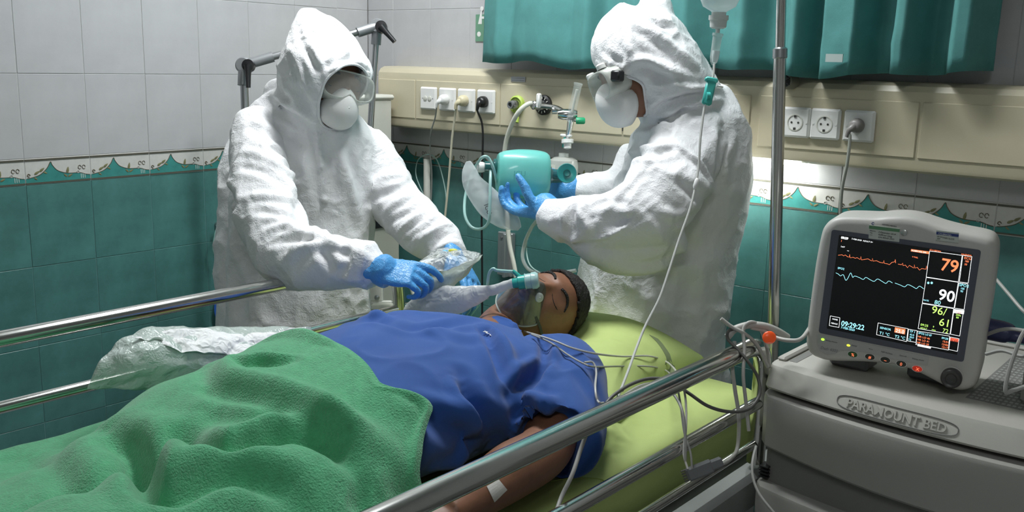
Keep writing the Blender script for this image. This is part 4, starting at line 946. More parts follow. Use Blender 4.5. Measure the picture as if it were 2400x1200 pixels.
# gloves A
def glove(name, prims, parent, vox=.0032, mt=None):
    V, F = fuse(prims, vox, 3); V = V+vnormals(V, F)*((ridged(V*[55, 55, 55], 8, 2)-.3)*.0016)[:, None]; return newobj(name, V, F, mt or glove_m, parent, True, auto=None)
wA = at(882, 634, 2.25)
glove('glove', hand_prims(wA, 1.0*rt-.10*up-.10*fw, .50*fw-.55*up+.0*rt, up, (.50, 1.05, 1.15, 1.25), (.15, .10), 1.0)+[limb([(at(880, 632, 2.255), .033, .033), (at(905, 636, 2.25), .040, .038)])], pA)
wA2 = at(1066, 603, 2.55)
glove('glove', hand_prims(wA2, .45*rt-.65*up-.6*fw, -.7*rt-.4*up+.3*fw, -rt, (.5, .5, .55, .6), (.6, .3), 1.1), pA)
# shoe covers
def shoe(p, d, parent): 
    d = nz(d); s = np.cross(UP, d); newobj('shoe_cover', *loft([(p-d*.07+UP*.045, s*.035, UP*.045), (p+UP*.055, s*.050, UP*.055), (p+d*.09+UP*.042, s*.052, UP*.042), (p+d*.17+UP*.030, s*.046, UP*.030), (p+d*.20+UP*.024, s*.03, UP*.018)], 20, 2.4), tyvek, parent)
for p in lx: shoe(np.array([p[0], p[1], 0]), -fh+rh*.5, pA)

# ---------------- person B (right)
pB = thing('person', 'person in profile at the bed head in white coverall squeezing the resuscitator bag', 'person', (1.60, -.33, 0))
hB = at(1492, 172, 2.55); nB = nz(-.86*rt-.42*up-.20*fw); cB = nz(up-.42*rt)
B_V, B_F, _, (lB, nB, cB) = head_mesh(hB, cB, nB)
def BP(x, y, z): return hB+x*lB+y*nB+z*cB
skB = newobj('head', *fuse([(B_V, B_F), tube([BP(0, -.03, -.05), BP(0, -.05, -.12), at(1590, 330, 2.62)], [.055, .06, .07], 20)], .004, 1), skin, pB, True, auto=None)
for s_ in (-1, 1): newobj('eyebrow', *tube([BP(s_*.014, .089, .026), BP(s_*.030, .0915, .031), BP(s_*.050, .078, .022)], [.003, .004, .002], 8), hair_m, skB)
bodyB = rows([(205, 1640, 1700, 2.60, .05), (225, 1590, 1712, 2.60, .075), (255, 1540, 1728, 2.60, .10), (290, 1510, 1742, 2.61, .125), (340, 1480, 1754, 2.63, .14), (400, 1462, 1757, 2.65, .15), (460, 1440, 1752, 2.67, .15), (520, 1400, 1742, 2.69, .15), (590, 1372, 1726, 2.71, .15), (680, 1356, 1710, 2.73, .15), (760, 1356, 1698, 2.74, .145), (860, 1362, 1690, 2.76, .14), (960, 1375, 1680, 2.78, .13)])
hoodB = rows([(18, 1446, 1500, 2.55, .03), (30, 1428, 1560, 2.55, .075), (55, 1408, 1592, 2.55, .108), (90, 1393, 1612, 2.55, .120), (125, 1388, 1638, 2.55, .125), (158, 1395, 1660, 2.55, .125), (190, 1430, 1680, 2.56, .12), (220, 1470, 1690, 2.57, .115), (250, 1492, 1690, 2.58, .11), (285, 1505, 1690, 2.60, .10)], 36, 2.1)
peakB = limb([(at(1536, 52, 2.55), .046, .05), (at(1533, 30, 2.55), .047, .05), (at(1530, 10, 2.55), .045, .045), (at(1524, -8, 2.55), .032, .03)])
px_ = at
armBn = limb([(at(1635, 300, 2.54), .075, .07), (at(1600, 370, 2.49), .095, .075), (at(1560, 440, 2.45), .100, .08), (at(1510, 500, 2.43), .095, .08), (at(1440, 520, 2.43), .075, .065), (at(1380, 518, 2.45), .060, .055), (at(1325, 516, 2.48), .053, .048), (at(1290, 510, 2.50), .043, .042)])
sagB = limb([(at(1330, 548, 2.48), .020, .03), (at(1420, 590, 2.46), .045, .05), (at(1490, 595, 2.46), .055, .055), (at(1570, 560, 2.48), .06, .06)])
armBf = limb([(at(1500, 380, 2.80), .07, .06), (at(1455, 430, 2.80), .055, .05), (at(1400, 447, 2.80), .046, .045), (at(1358, 446, 2.80), .038, .038)])
base = at(1530, 960, 2.80); lxB = [base+rh*s*.095 for s in (-1, 1)]
legsB = [limb([(np.array([p[0], p[1], .66]), .115, .12), (np.array([p[0], p[1], .40]), .10, .10), (np.array([p[0], p[1], .12]), .085, .09), (np.array([p[0], p[1], .06]), .06, .07)]) for p in lxB]
VB, FB = fuse([bodyB, hoodB, peakB, armBn, sagB, armBf]+legsB, .0070, 2)
VB = crinkle(VB, FB, 1., 31)
VB = folds(VB, FB, [
    ([(1400, 150), (1420, 165), (1455, 175), (1475, 200)], .009, .011), ([(1415, 120), (1440, 140), (1470, 150)], .010, -.007), ([(1440, 40), (1410, 70), (1395, 110)], .010, .006), ([(1500, 60), (1540, 80), (1580, 110), (1630, 150)], .012, .009), ([(1490, 70), (1530, 100), (1580, 140), (1650, 190)], .014, -.009), ([(1460, 90), (1490, 130), (1530, 150), (1590, 170)], .012, .009), ([(1530, 40), (1545, 55), (1575, 65)], .010, -.014), ([(1470, 150), (1510, 140), (1540, 150)], .011, .010), ([(1480, 170), (1520, 165), (1560, 190), (1640, 200)], .012, -.010), ([(1520, 200), (1570, 195), (1620, 205), (1665, 215)], .010, .011), ([(1490, 240), (1510, 262), (1525, 270)], .010, .010), ([(1520, 270), (1570, 240), (1640, 222), (1690, 222)], .010, -.014), ([(1500, 300), (1570, 262), (1640, 240), (1690, 232)], .014, .010), ([(1480, 190), (1490, 230), (1505, 262)], .008, .008),
    ([(1480, 320), (1540, 300), (1600, 270)], .014, .010), ([(1470, 360), (1530, 345), (1560, 340)], .010, .012), ([(1465, 385), (1520, 362), (1570, 352)], .012, -.012), ([(1480, 310), (1472, 350), (1480, 380)], .010, -.008), ([(1420, 440), (1470, 400), (1530, 370)], .014, .010), ([(1560, 320), (1580, 280), (1620, 240)], .010, -.012), ([(1555, 330), (1500, 400), (1440, 470), (1400, 520)], .010, .007),
    ([(1695, 300), (1690, 340), (1680, 400), (1672, 430)], .014, -.020), ([(1720, 320), (1700, 370), (1700, 420)], .014, .012), ([(1570, 330), (1620, 365), (1660, 410), (1665, 440)], .008, .010), ([(1600, 400), (1640, 430), (1665, 445)], .02, .012), ([(1580, 420), (1620, 450), (1640, 470)], .012, -.008), ([(1520, 470), (1560, 500), (1600, 500), (1650, 450)], .014, .008),
    ([(1330, 480), (1320, 505), (1325, 545)], .010, .012), ([(1345, 485), (1340, 520), (1350, 550)], .009, -.010), ([(1365, 480), (1360, 500), (1375, 530), (1380, 555)], .010, .010), ([(1310, 545), (1340, 560), (1360, 555)], .012, .012), ([(1390, 500), (1440, 490), (1480, 500)], .012, .007), ([(1400, 540), (1460, 520), (1500, 510)], .012, -.008), ([(1345, 562), (1420, 555), (1480, 520), (1540, 470)], .006, .006), ([(1560, 610), (1620, 590), (1680, 550)], .03, -.014), ([(1450, 610), (1520, 620), (1580, 600)], .02, -.012), ([(1390, 640), (1400, 700), (1380, 760)], .008, .005), ([(1500, 650), (1520, 720), (1500, 790)], .04, .012), ([(1600, 620), (1620, 700), (1600, 790)], .04, -.010)])
FB = cut_face(VB, FB, hB, cB, nB, lB, -.040, .085, .095, .028); VB, FB = clean(VB, FB); VB, hemB = hem(VB, FB)
covB = newobj('coverall', VB, FB, tyvek, pB, True, auto=None); newobj('hood_hem', *hemB, tyvek, covB); md = covB.modifiers.new('s', 'SOLIDIFY'); md.thickness = .0025; md.offset = -1
respirator(BP, pB, sc_=1.12, yoff=.004)
goggles(BP, pB)
b = MB(); b.box(at(1447, 178, 2.44)-.014, at(1447, 178, 2.44)+.014, bev=.004); b.build('goggle_buckle', black_pl, pB)
# gloves B
wB = at(1288, 500, 2.52)
glove('glove', hand_prims(wB, -.74*rt+.10*up+.80*fw, .95*up-.1*rt+.0*fw, -fw, (.70, .75, .8, .85), (.85, 1.7), 1.10, spread=.15)+[limb([(at(1300, 510, 2.50), .037, .037), (at(1270, 478, 2.53), .036, .032)])], pB)
wB2 = at(1345, 446, 2.80)
glove('glove', hand_prims(wB2, -1.*rt+.0*up-.05*fw, -.3*up-.9*fw, up, (.35, .4, .45, .5), (.7, .3), 1.1)+[limb([(at(1362, 446, 2.80), .038, .036), (at(1320, 444, 2.79), .038, .034)])], pB)
for p in lxB: shoe(np.array([p[0], p[1], 0]), -rh-fh*.3, pB)

# ================================================================== RESUSCITATOR BAG
rb = thing('resuscitator_bag', 'squeezable teal silicone resuscitator bag held in blue gloves', 'resuscitator', at(1225, 408, 2.67))
ctr = at(1225, 408, 2.67); axr = nz(rt-.02*up+.12*fw); bu = nz(np.cross(axr, fw)); bu = bu if bu@up > 0 else -bu; bf = np.cross(axr, bu); K = 2.67/FPX
secs = [(ctr+axr*x*K, bu*h*K, bf*h*K) for x, h in ((-61, 34), (-60, 42), (-57, 47), (-45, 52), (-20, 56), (5, 57), (30, 56), (48, 53), (56, 49), (60, 44), (61, 34))]
o = newobj('bag_body', *loft(secs, 44, 2.7, 4), teal_pl, rb, True, auto=None)
f0 = ctr-fw*.068*1.0; text('ICU', .020, frameM(at(1204, 412, 2.597), axr, bu), mat('teal_print', (.08, .38, .38), .5), 'lettering', o)
b = MB(); b.lathe(at(1165, 392, 2.67), -axr, [(.020, -.004), (.024, .002), (.024, .010), (.016, .014), (.016, .034), (.012, .036)], 24); b.build('inlet_valve', tealsmoke, rb)
b = MB(); b.lathe(at(1132, 392, 2.67), -axr, [(.013, -.004), (.015, .002), (.015, .016), (.010, .018), (.0001, .018)], 22); b.build('white_cap', white_pl, rb)
b = MB(); b.lathe(at(1284, 412, 2.67), axr, [(.024, -.002), (.026, .006), (.020, .012), (.018, .040)], 24); b.build('outlet_neck', tealsmoke, rb)
q = at(1328, 407, 2.62); b = MB(); b.lathe(q+fw*.03, -fw, [(.016, 0), (.022, .010), (.0255, .030), (.0255, .040), (.022, .042), (.0205, .034), (.012, .030), (.010, .048), (.008, .048), (.007, .03), (.0001, .03)], 30); b.build('patient_valve', tealsmoke, rb)
b = MB(); b.lathe(q-fw*.0115, -fw, [(.0255, -.004), (.0272, 0), (.0255, .004), (.0235, .003)], 30); b.build('valve_rim', mat('teal_rim', (.03, .25, .24), .25), rb)
# oxygen reservoir bag of the resuscitator
P_ = [(1098, 382, 8), (1100, 400, 17), (1106, 425, 23), (1128, 455, 30), (1155, 485, 33), (1185, 510, 28), (1205, 525, 18), (1214, 533, 10)]
V, F = limb([(at(x, y, 2.62), r_*K, r_*K*.42) for x, y, r_ in P_], 28, 2.0); V = np.array(V)
o = newobj('reservoir_bag', V+((ridged(V*28, 6, 2)-.4)*.003)[:, None]*nz(-fw+.3*up), F, mat('milky_reservoir_film', (.74, .80, .80), .25, alpha=.50, spec=.8, crumple=[(16, .25, .01)]), rb, True, auto=None)
text('ICU', .018, frameM(at(1134, 480, 2.585), nz(rt*.35-up*.9), nz(up*.35+rt*.9)), black_pl, 'lettering', o)
b = MB(); b.tube([at(x, y, d) for x, y, d in ((1158, 428, 2.64), (1168, 445, 2.66), (1140, 385, 2.55), (1148, 372, 2.58))][:2], .004, 8)
tube_m = mat('pale_teal_tubing', (.42, .68, .64), .2, alpha=.85, spec=.8)
cable('oxygen_tube', 'pale teal oxygen tube looping beside the reservoir of the resuscitator', [at(x, y, d) for x, y, d in ((1165, 432, 2.66), (1158, 400, 2.60), (1146, 372, 2.59), (1132, 368, 2.59), (1118, 385, 2.66), (1100, 425, 2.70), (1090, 465, 2.70), (1090, 505, 2.68), (1105, 532, 2.66), (1128, 536, 2.64), (1145, 520, 2.585), (1148, 480, 2.575), (1149, 430, 2.58), (1150, 400, 2.60))], .0042, tube_m, 'tube', 12)
cable('oxygen_tube', 'clear oxygen tube curling down behind the patient\'s head', [at(x, y, d) for x, y, d in ((1262, 512, 2.70), (1245, 535, 2.78), (1230, 570, 2.82), (1225, 605, 2.82), (1240, 632, 2.80), (1270, 642, 2.76), (1310, 640, 2.72), (1350, 634, 2.70))], .0055, mat('clear_tubing', (.70, .76, .74), .15, alpha=.7, spec=.9), 'tube', 12)
cable('thin_tube', 'thin translucent tube crossing the teal tiles behind the patient\'s head', [at(x, y, d) for x, y, d in ((1268, 515, 2.85), (1240, 545, 2.95), (1234, 590, 3.0), (1248, 628, 2.95), (1300, 650, 2.85), (1350, 650, 2.80))], .0022, mat('pale_green_tube', (1, 1, 1)), 'tube')

# ================================================================== OXYGEN MASK ON THE PATIENT
near = 1 if hl@(-fw) > 0 else -1
mk = thing('oxygen_mask', 'clear oxygen mask over the patient\'s nose and mouth with a dark elastic strap', 'oxygen mask', HP(0, .11, -.06))
n_, m_ = 48, 22; V = []
def mout(p):
    x, z = math.cos(p), math.sin(p); w_ = .057*(1-.45*max(0, z)); return x*w_, (.066 if z > 0 else .066)*z-.056
for i in range(m_+1):
    t = i/m_
    for k in range(n_):
        p = 2*math.pi*k/n_; x, z = mout(p); h = .060+.030*(1-(z+.056)**2/.06**2)*.6-6.0*x*x+(.022*math.exp(-(x/.018)**2) if z > -.056 else .012*math.exp(-(x/.03)**2))
        s_ = math.cos(t*math.pi/2)**.75 if t < 1 else 0.0; y = h+(.150-h)*(1-s_**1.6)
        V.append(HP(x*s_, y-.004*(t == 0), (z+.056)*s_-.056-.010*(1-s_)))
F = [(i*n_+k, i*n_+(k+1) % n_, (i+1)*n_+(k+1) % n_, (i+1)*n_+k) for i in range(m_) for k in range(n_)]
newobj('mask_shell', V, F, mask_smoke, mk, True, auto=None)
rimp = [np.array(V[k]) for k in list(range(n_))+[0]]
b = MB(); b.tube(rimp, .0026, 6, sub=2); b.build('mask_rim', clear_pl if False else mat('glossy_rim_vinyl', (.6, .66, .62), .08, alpha=.6, spec=1.), mk)
for s_ in (-1, 1):
    q = HP(s_*.028, .118, -.050); ax_ = nz(HP(s_*.075, .150, -.045)-HP(s_*.03, .11, -.050)); b = MB(); b.lathe(q, ax_, [(.0115, -.002), (.0115, .002), (.010, .003), (.0025, .003), (.0001, .005)], 22); b.build('side_valve', mat('milky_valve', (.55, .58, .55), .4), mk)
port = HP(0, .150, -.064); pd = nz(-rt*.95-up*.12+.1*fw)
b = MB(); b.lathe(port+pd*-.012, pd, [(.016, -.006), (.020, 0), (.020, .010), (.018, .012), (.018, .024), (.020, .026), (.0001, .026)], 26); b.build('port_ring', mat('pale_teal_ring', (.45, .68, .66), .2, alpha=.8), mk)
b = MB(); b.lathe(port+pd*.012, pd, [(.0165, 0), (.0165, .018), (.013, .020), (.012, .032), (.0001, .032)], 24); q2 = port+pd*.018; b.tube([q2, q2-rt*.010+up*.012, q2-rt*.026+up*.026], [.007, .006, .0045], 12); b.build('tee_connector', tealc, mk)
dp = float((q2-CAM)@fw)-.01
cable('oxygen_tube', 'short teal tube curving up from the oxygen mask connector', [q2-rt*.024+up*.024]+[at(x, y, dp+e_) for x, y, e_ in ((1166, 634, 0), (1156, 630, .0), (1147, 640, .02), (1143, 665, .05), (1142, 700, .08))], .0038, tube_m, 'tube', 10)
qe = port+pd*.044; qx, qy = 1200+FPX*float((qe-CAM)@rt/((qe-CAM)@fw)), 600-FPX*float((qe-CAM)@up/((qe-CAM)@fw))
P_ = [(qx+4, qy, 11), (qx-8, qy+3, 14), (1152, 680, 15), (1125, 688, 20), (1090, 698, 32), (1045, 706, 38), (1000, 716, 34), (965, 730, 22), (945, 740, 10)]
V, F = limb([(at(x, y, dp+.02+.0012*max(0, 1192-x)*.3), r_*dp/FPX, r_*dp/FPX*(.45 if r_ > 14 else .9)) for x, y, r_ in P_], 28, 2.0); V = np.array(V); F_ = F
V = V+vnormals(V, F)*((ridged(V*[26, 26, 26], 16, 3)-.3)*.006)[:, None]
newobj('reservoir_bag', V, F, mat('white_reservoir_film', (.78, .79, .79), .32, alpha=.93, spec=.6, transl=.3, crumple=[(30, .3, .008)]), mk, True, auto=None)
b = MB(); S = [HP(near*.046, .080, -.060), HP(near*.062, .055, -.050), HP(near*.0775, .020, -.040), HP(near*.083, -.015, -.030), HP(near*.080, -.045, -.030), HP(near*.066, -.075, -.030)]
def ribbon(pts, wv, t=.0012):
    P = cat(pts, 6); G = np.array([[p-wv/2, p+wv/2] for p in P]); return thickgrid(G, t)
newobj('elastic_strap', *ribbon(S, hc*.007, .0016), mat('dark_elastic', (.06, .07, .06), .7), mk, True)

# ================================================================== IV POLE, BOTTLE, LINE
ivp = thing('iv_pole', 'chromed drip pole standing at the head end of the bed', 'drip pole', (1.985, -.44, 0))
pb_, pt_ = aty(1813, 780, -.44), aty(1831, 0, -.44); dv = (pt_-pb_)/(pt_[2]-pb_[2]); P = lambda z: pb_+dv*(z-pb_[2])
b = MB(); b.tube([P(.58), P(1.58)], .0148, 18, smooth=False); b.build('lower_tube', chrome, ivp)
b = MB(); b.tube([P(1.57), P(2.05)], .0115, 16, smooth=False); b.build('upper_tube', chrome, ivp)
b = MB(); b.lathe(P(1.565), dv, [(.0150, 0), (.0172, .002), (.0172, .022), (.0130, .026)], 20); b.build('collar', steel, ivp)
hk = at(1690, 0, 2.22); hz = 1.93
b = MB(); b.tube([P(2.03), P(2.05)+[-.06, -.01, .01], [hk[0], hk[1], 2.05], [hk[0]-.012, hk[1], 2.00], [hk[0], hk[1], 1.975], [hk[0]+.012, hk[1], 1.985]], .004, 8); b.build('hook', chrome, ivp)
b = MB(); b.box((1.955, -.47, .585), (2.02, -.415, .64), 0, bev=.006); b.build('bed_socket', steel, ivp, False)
iv = thing('drip_bottle', 'milky plastic drip bottle hanging neck down above the right person', 'drip bottle', hk)
q = at(1685, 30, 2.22); kk = 2.22/FPX
b = MB(); b.lathe(q, UP, [(.0001, 0), (16*kk, 0), (20*kk, 4*kk), (38*kk, 14*kk), (45*kk, 30*kk), (46*kk, 60*kk), (45*kk, 170*kk), (38*kk, 185*kk), (12*kk, 192*kk), (.0001, 192*kk)], 36); b.build('bottle_body', mat('milky_bottle', (.70, .80, .80), .18, alpha=.75, transl=.3, spec=.8), iv)
b = MB(); b.lathe(q, -UP, [(17*kk, -2*kk), (17*kk, 6*kk), (23*kk, 6*kk), (23*kk, 16*kk), (20*kk, 18*kk), (19*kk, 33*kk), (14*kk, 36*kk), (5*kk, 37*kk), (5*kk, 46*kk), (.0001, 46*kk)], 28); b.build('neck_cap', mat('milky_cap', (.70, .74, .72), .35, alpha=.95), iv)
b = MB(); b.lathe(at(1683, 78, 2.22), nz(-UP-.10*rt), [(.0001, 0), (13*kk, 0), (13*kk, 6*kk), (11*kk, 8*kk), (10*kk, 55*kk), (8*kk, 66*kk), (3*kk, 74*kk), (.0001, 74*kk)], 22); b.build('drip_chamber', mat('clear_chamber', (.74, .82, .80), .08, alpha=.38, spec=1.), iv)
b = MB(); b.lathe(at(1679, 118, 2.22), nz(-UP-.10*rt), [(.0001, 0), (9*kk, .001), (8.5*kk, 18*kk), (6*kk, 28*kk), (.0001, 32*kk)], 18); b.build('liquid', mat('drip_liquid', (.75, .82, .82), .05, alpha=.6), iv)
b = MB(); b.box((-.0115, -.032, -.006), (.0115, .028, .006), 0, bev=.004, M=frameM(at(1662, 215, 2.22), nz(rt-.22*up), nz(up+.22*rt))); 
b.box((-.016, .022, -.008), (.014, .033, .008), 0, bev=.003, M=frameM(at(1662, 215, 2.22), nz(rt-.22*up), nz(up+.22*rt))); b.lathe(at(1660, 225, 2.213), rt, [(.0001, -.004), (.009, -.004), (.009, .004), (.0001, .004)], 16); b.build('roller_clamp', mat('teal_clamp', (.06, .45, .40), .3), iv)
b = MB(); b.box((-.004, -.002, -.012), (.010, .002, .012), bev=.002, M=frameM(at(1684, 203, 2.22), nz(rt-.3*up), nz(up+.3*rt))); b.build('clamp_tab', white_pl, iv)
line_m = mat('drip_line_vinyl', (.62, .63, .60), .25, alpha=.9)
b = MB(); b.tube([at(x, y, d) for x, y, d in ((1674, 150, 2.22), (1671, 180, 2.22), (1655, 235, 2.22), (1648, 270, 2.22), (1641, 330, 2.22), (1636, 400, 2.22), (1620, 480, 2.21), (1592, 560, 2.20), (1566, 640, 2.19), (1545, 700, 2.18), (1512, 765, 2.16), (1490, 820, 2.12), (1472, 870, 2.06), (1448, 930, 1.98), (1420, 985, 1.90))], .0030, 8, sub=8); b.build('line', line_m, iv)
b = MB(); b.lathe(at(1632, 430, 2.215), nz(-up-.3*rt), [(.004, -.012), (.006, -.008), (.006, .008), (.003, .014)], 12); b.build('injection_port', white_pl, iv)
b = MB(); b.tube([at(x, y, d) for x, y, d in ((1100, 1215, 1.52), (1105, 1180, 1.535), (1112, 1158, 1.545), (1135, 1146, 1.56))], .0034, 8); tag(b.build('drip_line', mat('cream_line', (.62, .58, .42), .35)), 'cream drip line taped to the patient\'s forearm', 'tube')

# ================================================================== PACKAGES
def package(name, label, cat_, grid, mt, seed, amp=.006, parent=None, t=.0008):
    G = patch([[at(*q) for q in row] for row in grid], 10, 10); s = G.shape; V = G.reshape(-1, 3); N = np.cross(np.gradient(G, axis=1), np.gradient(G, axis=0)).reshape(-1, 3); N /= np.linalg.norm(N, axis=1)[:, None]+1e-9
    V = V+N*((ridged(V*[16, 16, 22], seed, 2)-.35)*amp+(ridged(V*45, seed+3, 2)-.35)*amp*.3)[:, None]; G = V.reshape(s)
    o = newobj(name, *thickgrid(G, t), mt, parent, True, auto=None); return o if parent is not None else tag(o, label, cat_)
dx = lambda px_, py_, x: (px_, py_, float((atx(px_, py_, x)-CAM)@fw))
g_ = [[dx(272, 802, 1.19), dx(345, 767, 1.18), dx(470, 763, 1.18), dx(600, 766, 1.19), dx(728, 766, 1.22)],
      [dx(238, 838, 1.21), dx(335, 815, 1.23), dx(470, 810, 1.24), dx(600, 800, 1.24), dx(730, 784, 1.23)],
      [dx(216, 882, 1.21), dx(325, 868, 1.24), dx(460, 862, 1.26), dx(590, 840, 1.27), dx(712, 808, 1.26)],
      [dx(205, 916, 1.20), dx(300, 912, 1.22), dx(400, 918, 1.24), dx(530, 880, 1.29), dx(690, 835, 1.30)]]
pk = package('plastic_pouch', 'long crumpled translucent plastic pouch lying beside the green blanket at the left rail', 'pouch', g_, mat('pouch_film', (.62, .70, .66), .28, alpha=.80, transl=.15, spec=.7, crumple=[(18, .4, .02), (50, .3, .006)]), 41, .009)
g2 = [[dx(300, 796, 1.21), dx(370, 774, 1.20), dx(480, 772, 1.20), dx(590, 776, 1.22), dx(690, 770, 1.24)], [dx(370, 790, 1.22), dx(400, 800, 1.23), dx(480, 800, 1.24), dx(570, 800, 1.25), dx(650, 795, 1.25)], [dx(380, 808, 1.23), dx(420, 820, 1.25), dx(490, 822, 1.26), dx(560, 828, 1.27), dx(610, 822, 1.28)]]
package('paper_sheet', '', '', g2, mat('crumpled_white_paper', (.80, .80, .80), .7, crumple=[(30, .5, .01)]), 47, .014, pk)
wpk = 2.33
g3 = [[(968, 640, wpk), (1000, 640, wpk), (1050, 630, wpk), (1095, 612, wpk+.02), (1131, 597, wpk+.05)], [(962, 660, wpk-.01), (1000, 662, wpk-.02), (1050, 650, wpk-.02), (1090, 632, wpk), (1122, 612, wpk+.03)], [(975, 680, wpk), (1005, 685, wpk-.01), (1045, 678, wpk-.01), (1078, 655, wpk), (1108, 628, wpk+.03)], [(985, 688, wpk+.01), (1010, 692, wpk), (1045, 682, wpk), (1070, 665, wpk), (1098, 640, wpk+.03)]]
pq = package('equipment_package', 'torn open clear and paper package held by the left person', 'package', g3, paperfilm, 51, .008)
g4 = [[(985, 606, wpk+.04), (1010, 596, wpk+.05), (1050, 574, wpk+.06), (1095, 588, wpk+.06), (1128, 598, wpk+.05)], [(968, 618, wpk+.01), (1005, 612, wpk), (1050, 600, wpk-.01), (1090, 606, wpk+.01), (1118, 606, wpk+.03)], [(962, 640, wpk-.01), (1000, 640, wpk-.03), (1050, 630, wpk-.03), (1092, 615, wpk), (1112, 612, wpk+.02)]]
package('clear_film', '', '', g4, mat('shiny_film', (.85, .88, .87), .10, alpha=.38, spec=1., crumple=[(30, .8, .02)]), 55, .014, pq)
g5 = [[(985, 612, wpk+.02), (1010, 606, wpk+.01), (1040, 604, wpk)], [(985, 622, wpk+.01), (1010, 618, wpk), (1040, 618, wpk-.01)], [(990, 636, wpk), (1012, 634, wpk-.01), (1038, 632, wpk-.01)]]
lb = package('paper_label', '', '', g5, mat('white_label_paper', (.78, .79, .80), .5), 57, .002, pq)
b = MB(); V, F = ball(at(1062, 588, wpk+.04), [rt*.012, up*.006, fw*.006], 12, 8); b.add(V, F); b.build('yellow_item', mat('yellow_plastic', (.62, .62, .05), .4), pq)
for x, y in ((1042, 594), (1068, 592)): newobj('blue_item', *ball(at(x, y, wpk+.045), [rt*.012, up*.009, fw*.007], 14, 8), mat('light_blue_plastic', (.06, .38, .62), .35), pq)

# ================================================================== BACKGROUND EQUIPMENT LEFT
sa = thing('support_arm', 'jointed grey metal support arm with two black clamp levers behind the left person', 'support arm', at(565, 600, 3.05)*[1, 1, 0])
A0, A1 = at(571, 153, 3.02), at(884, 62, 3.12)
Lb = np.array([*(at(563, 290, 3.02)[:2]), 0]); 
def link_tube(name, a, b_, r, mt=steel): b = MB(); b.tube([a, b_], r, 14, smooth=False); b.build(name, mt, sa)
link_tube('tube', A0, A0*np.array([1, 1, 0])+[0, 0, .06], .0130); link_tube('tube', A0, A1, .0115); link_tube('tube', A1, at(868, 300, 3.16), .0105); link_tube('tube', at(868, 300, 3.16), at(868, 300, 3.16)*np.array([1, 1, 0])+[0, 0, .9], .0100)
for (a, b_) in ((A0, at(640, 133, 3.04)), (A1, at(838, 76, 3.10)), (A0, at(569, 200, 3.02)), (A1, at(881, 105, 3.13))): link_tube('sleeve', a, b_, .0165, mat('cast_metal', (.30, .31, .32), .45, .6))
for q, lv in ((A0, (582, 205)), (A1, (925, 98))):
    b = MB(); b.lathe(q+fw*.02, -fw, [(.022, 0), (.026, .006), (.026, .024), (.020, .030), (.020, .036), (.0001, .036)], 26); b.build('joint', mat('cast_metal', (1, 1, 1)), sa)
    d_ = float((q-CAM)@fw)-.045; c0 = at(*( (581, 153) if q is A0 else (893, 62)), d_); b = MB(); b.lathe(c0+fw*.025, -fw, [(.016, 0), (.019, .006), (.019, .028), (.0001, .030)], 22); b.tube([c0, (c0+at(*lv, d_))/2, at(*lv, d_)], [.013, .009, .0075], 12); b.build('clamp_lever', black_pl, sa)
for dx_ in (-.2, .2):
    b = MB(); c0 = A0*np.array([1, 1, 0]); b.tube([c0+[0, 0, .06], c0+[dx_, 0, .035]], .014, 10, smooth=False); b.tube([c0+[0, 0, .06], c0+[0, dx_*.8, .035]], .014, 10, smooth=False); o = b.build('foot', steel, sa); o['kind'] = 'stuff' if False else 'thing'
vm = thing('ventilator_machine', 'off-white medical machine standing against the back wall behind the left person', 'medical machine', (.18, -.24, 0))
b = MB(); b.box((.06, -.36, .98), (.285, -.13, 1.400), 0, bev=.012); b.build('upper_case', offwhite_pl, vm, False)
b = MB(); b.box((.053, -.368, 1.392), (.292, -.125, 1.412), 0, bev=.008); b.build('top_lid', offwhite_pl, vm, False)
b = MB(); b.box((.283, -.34, 1.165), (.2875, -.15, 1.169), 0); b.build('groove', grey_pl, vm, False)['kind'] = 'stuff'
b = MB(); b.box((.280, -.22, 1.09), (.300, -.135, 1.23), 0, bev=.005); b.build('side_box', offwhite_pl, vm, False)
b = MB(); b.box((.06, -.36, .10), (.34, -.14, .98), 0, bev=.015); b.build('lower_case', mat('beige_case', (.52, .52, .44), .5), vm, False)
b = MB(); b.box((.335, -.34, .93), (.348, -.16, .975), 0, bev=.004); b.build('dark_panel', black_pl, vm, False)
for y in (-.34, -.16):
    for x in (.10, .31): b = MB(); b.lathe((x-.012, y, .05), (1, 0, 0), [(.0001, 0), (.048, 0), (.05, .004), (.05, .020), (.0001, .024)], 20); b.build('caster', black_pl, vm)
# bracket with screws beside the gloved hand
bk = at(882, 670, 3.0); t = thing('machine_bracket', 'pale metal hinge bracket with screws below the left person\'s blue glove', 'bracket', bk)
b = MB(); b.box((-.028, -.05, -.012), (.022, .05, .012), 0, bev=.004, M=frameM(bk, rt, up)); b.box((-.028, -.066, -.014), (.05, -.046, .012), 0, bev=.004, M=frameM(bk, rt, up)); b.build('plate', offwhite_pl, t, False)
for dy in (-.036, .036):
    b = MB(); b.lathe(bk+up*dy+rt*.004-fw*.011, -fw, [(.008, 0), (.008, .003), (.004, .005), (.0001, .005)], 16); b.build('screw', steel, t)
cb = at(905, 745, 2.98)
b = MB(); b.box((-.05, -.30, -.02), (.03, .045, .03), 0, bev=.01, M=frameM(cb, rt, UP)); b.box((.05, -.30, -.02), (.095, .03, .02), 0, bev=.01, M=frameM(cb, rt, UP)) if False else None
tag(b.build('side_table_leg', mat('beige_case', (1, 1, 1)), None, False), 'beige equipment column behind the far bed rail beside the left person', 'equipment column')
for k, (x0, x1) in enumerate(((962, 985), (976, 1010))): cable('white_hose', ('pale hose hanging behind the package, the left one of two', 'pale hose hanging behind the package, the right one of two')[k], [at(x0, 660, 3.0), at(x0+8, 690, 3.0), at(x1, 730, 3.0), at(x1+10, 800, 3.0), at(x1+10, 800, 3.0)*[1, 1, 0]+[0, 0, .01]], .008, hose_m, 'hose', 10)
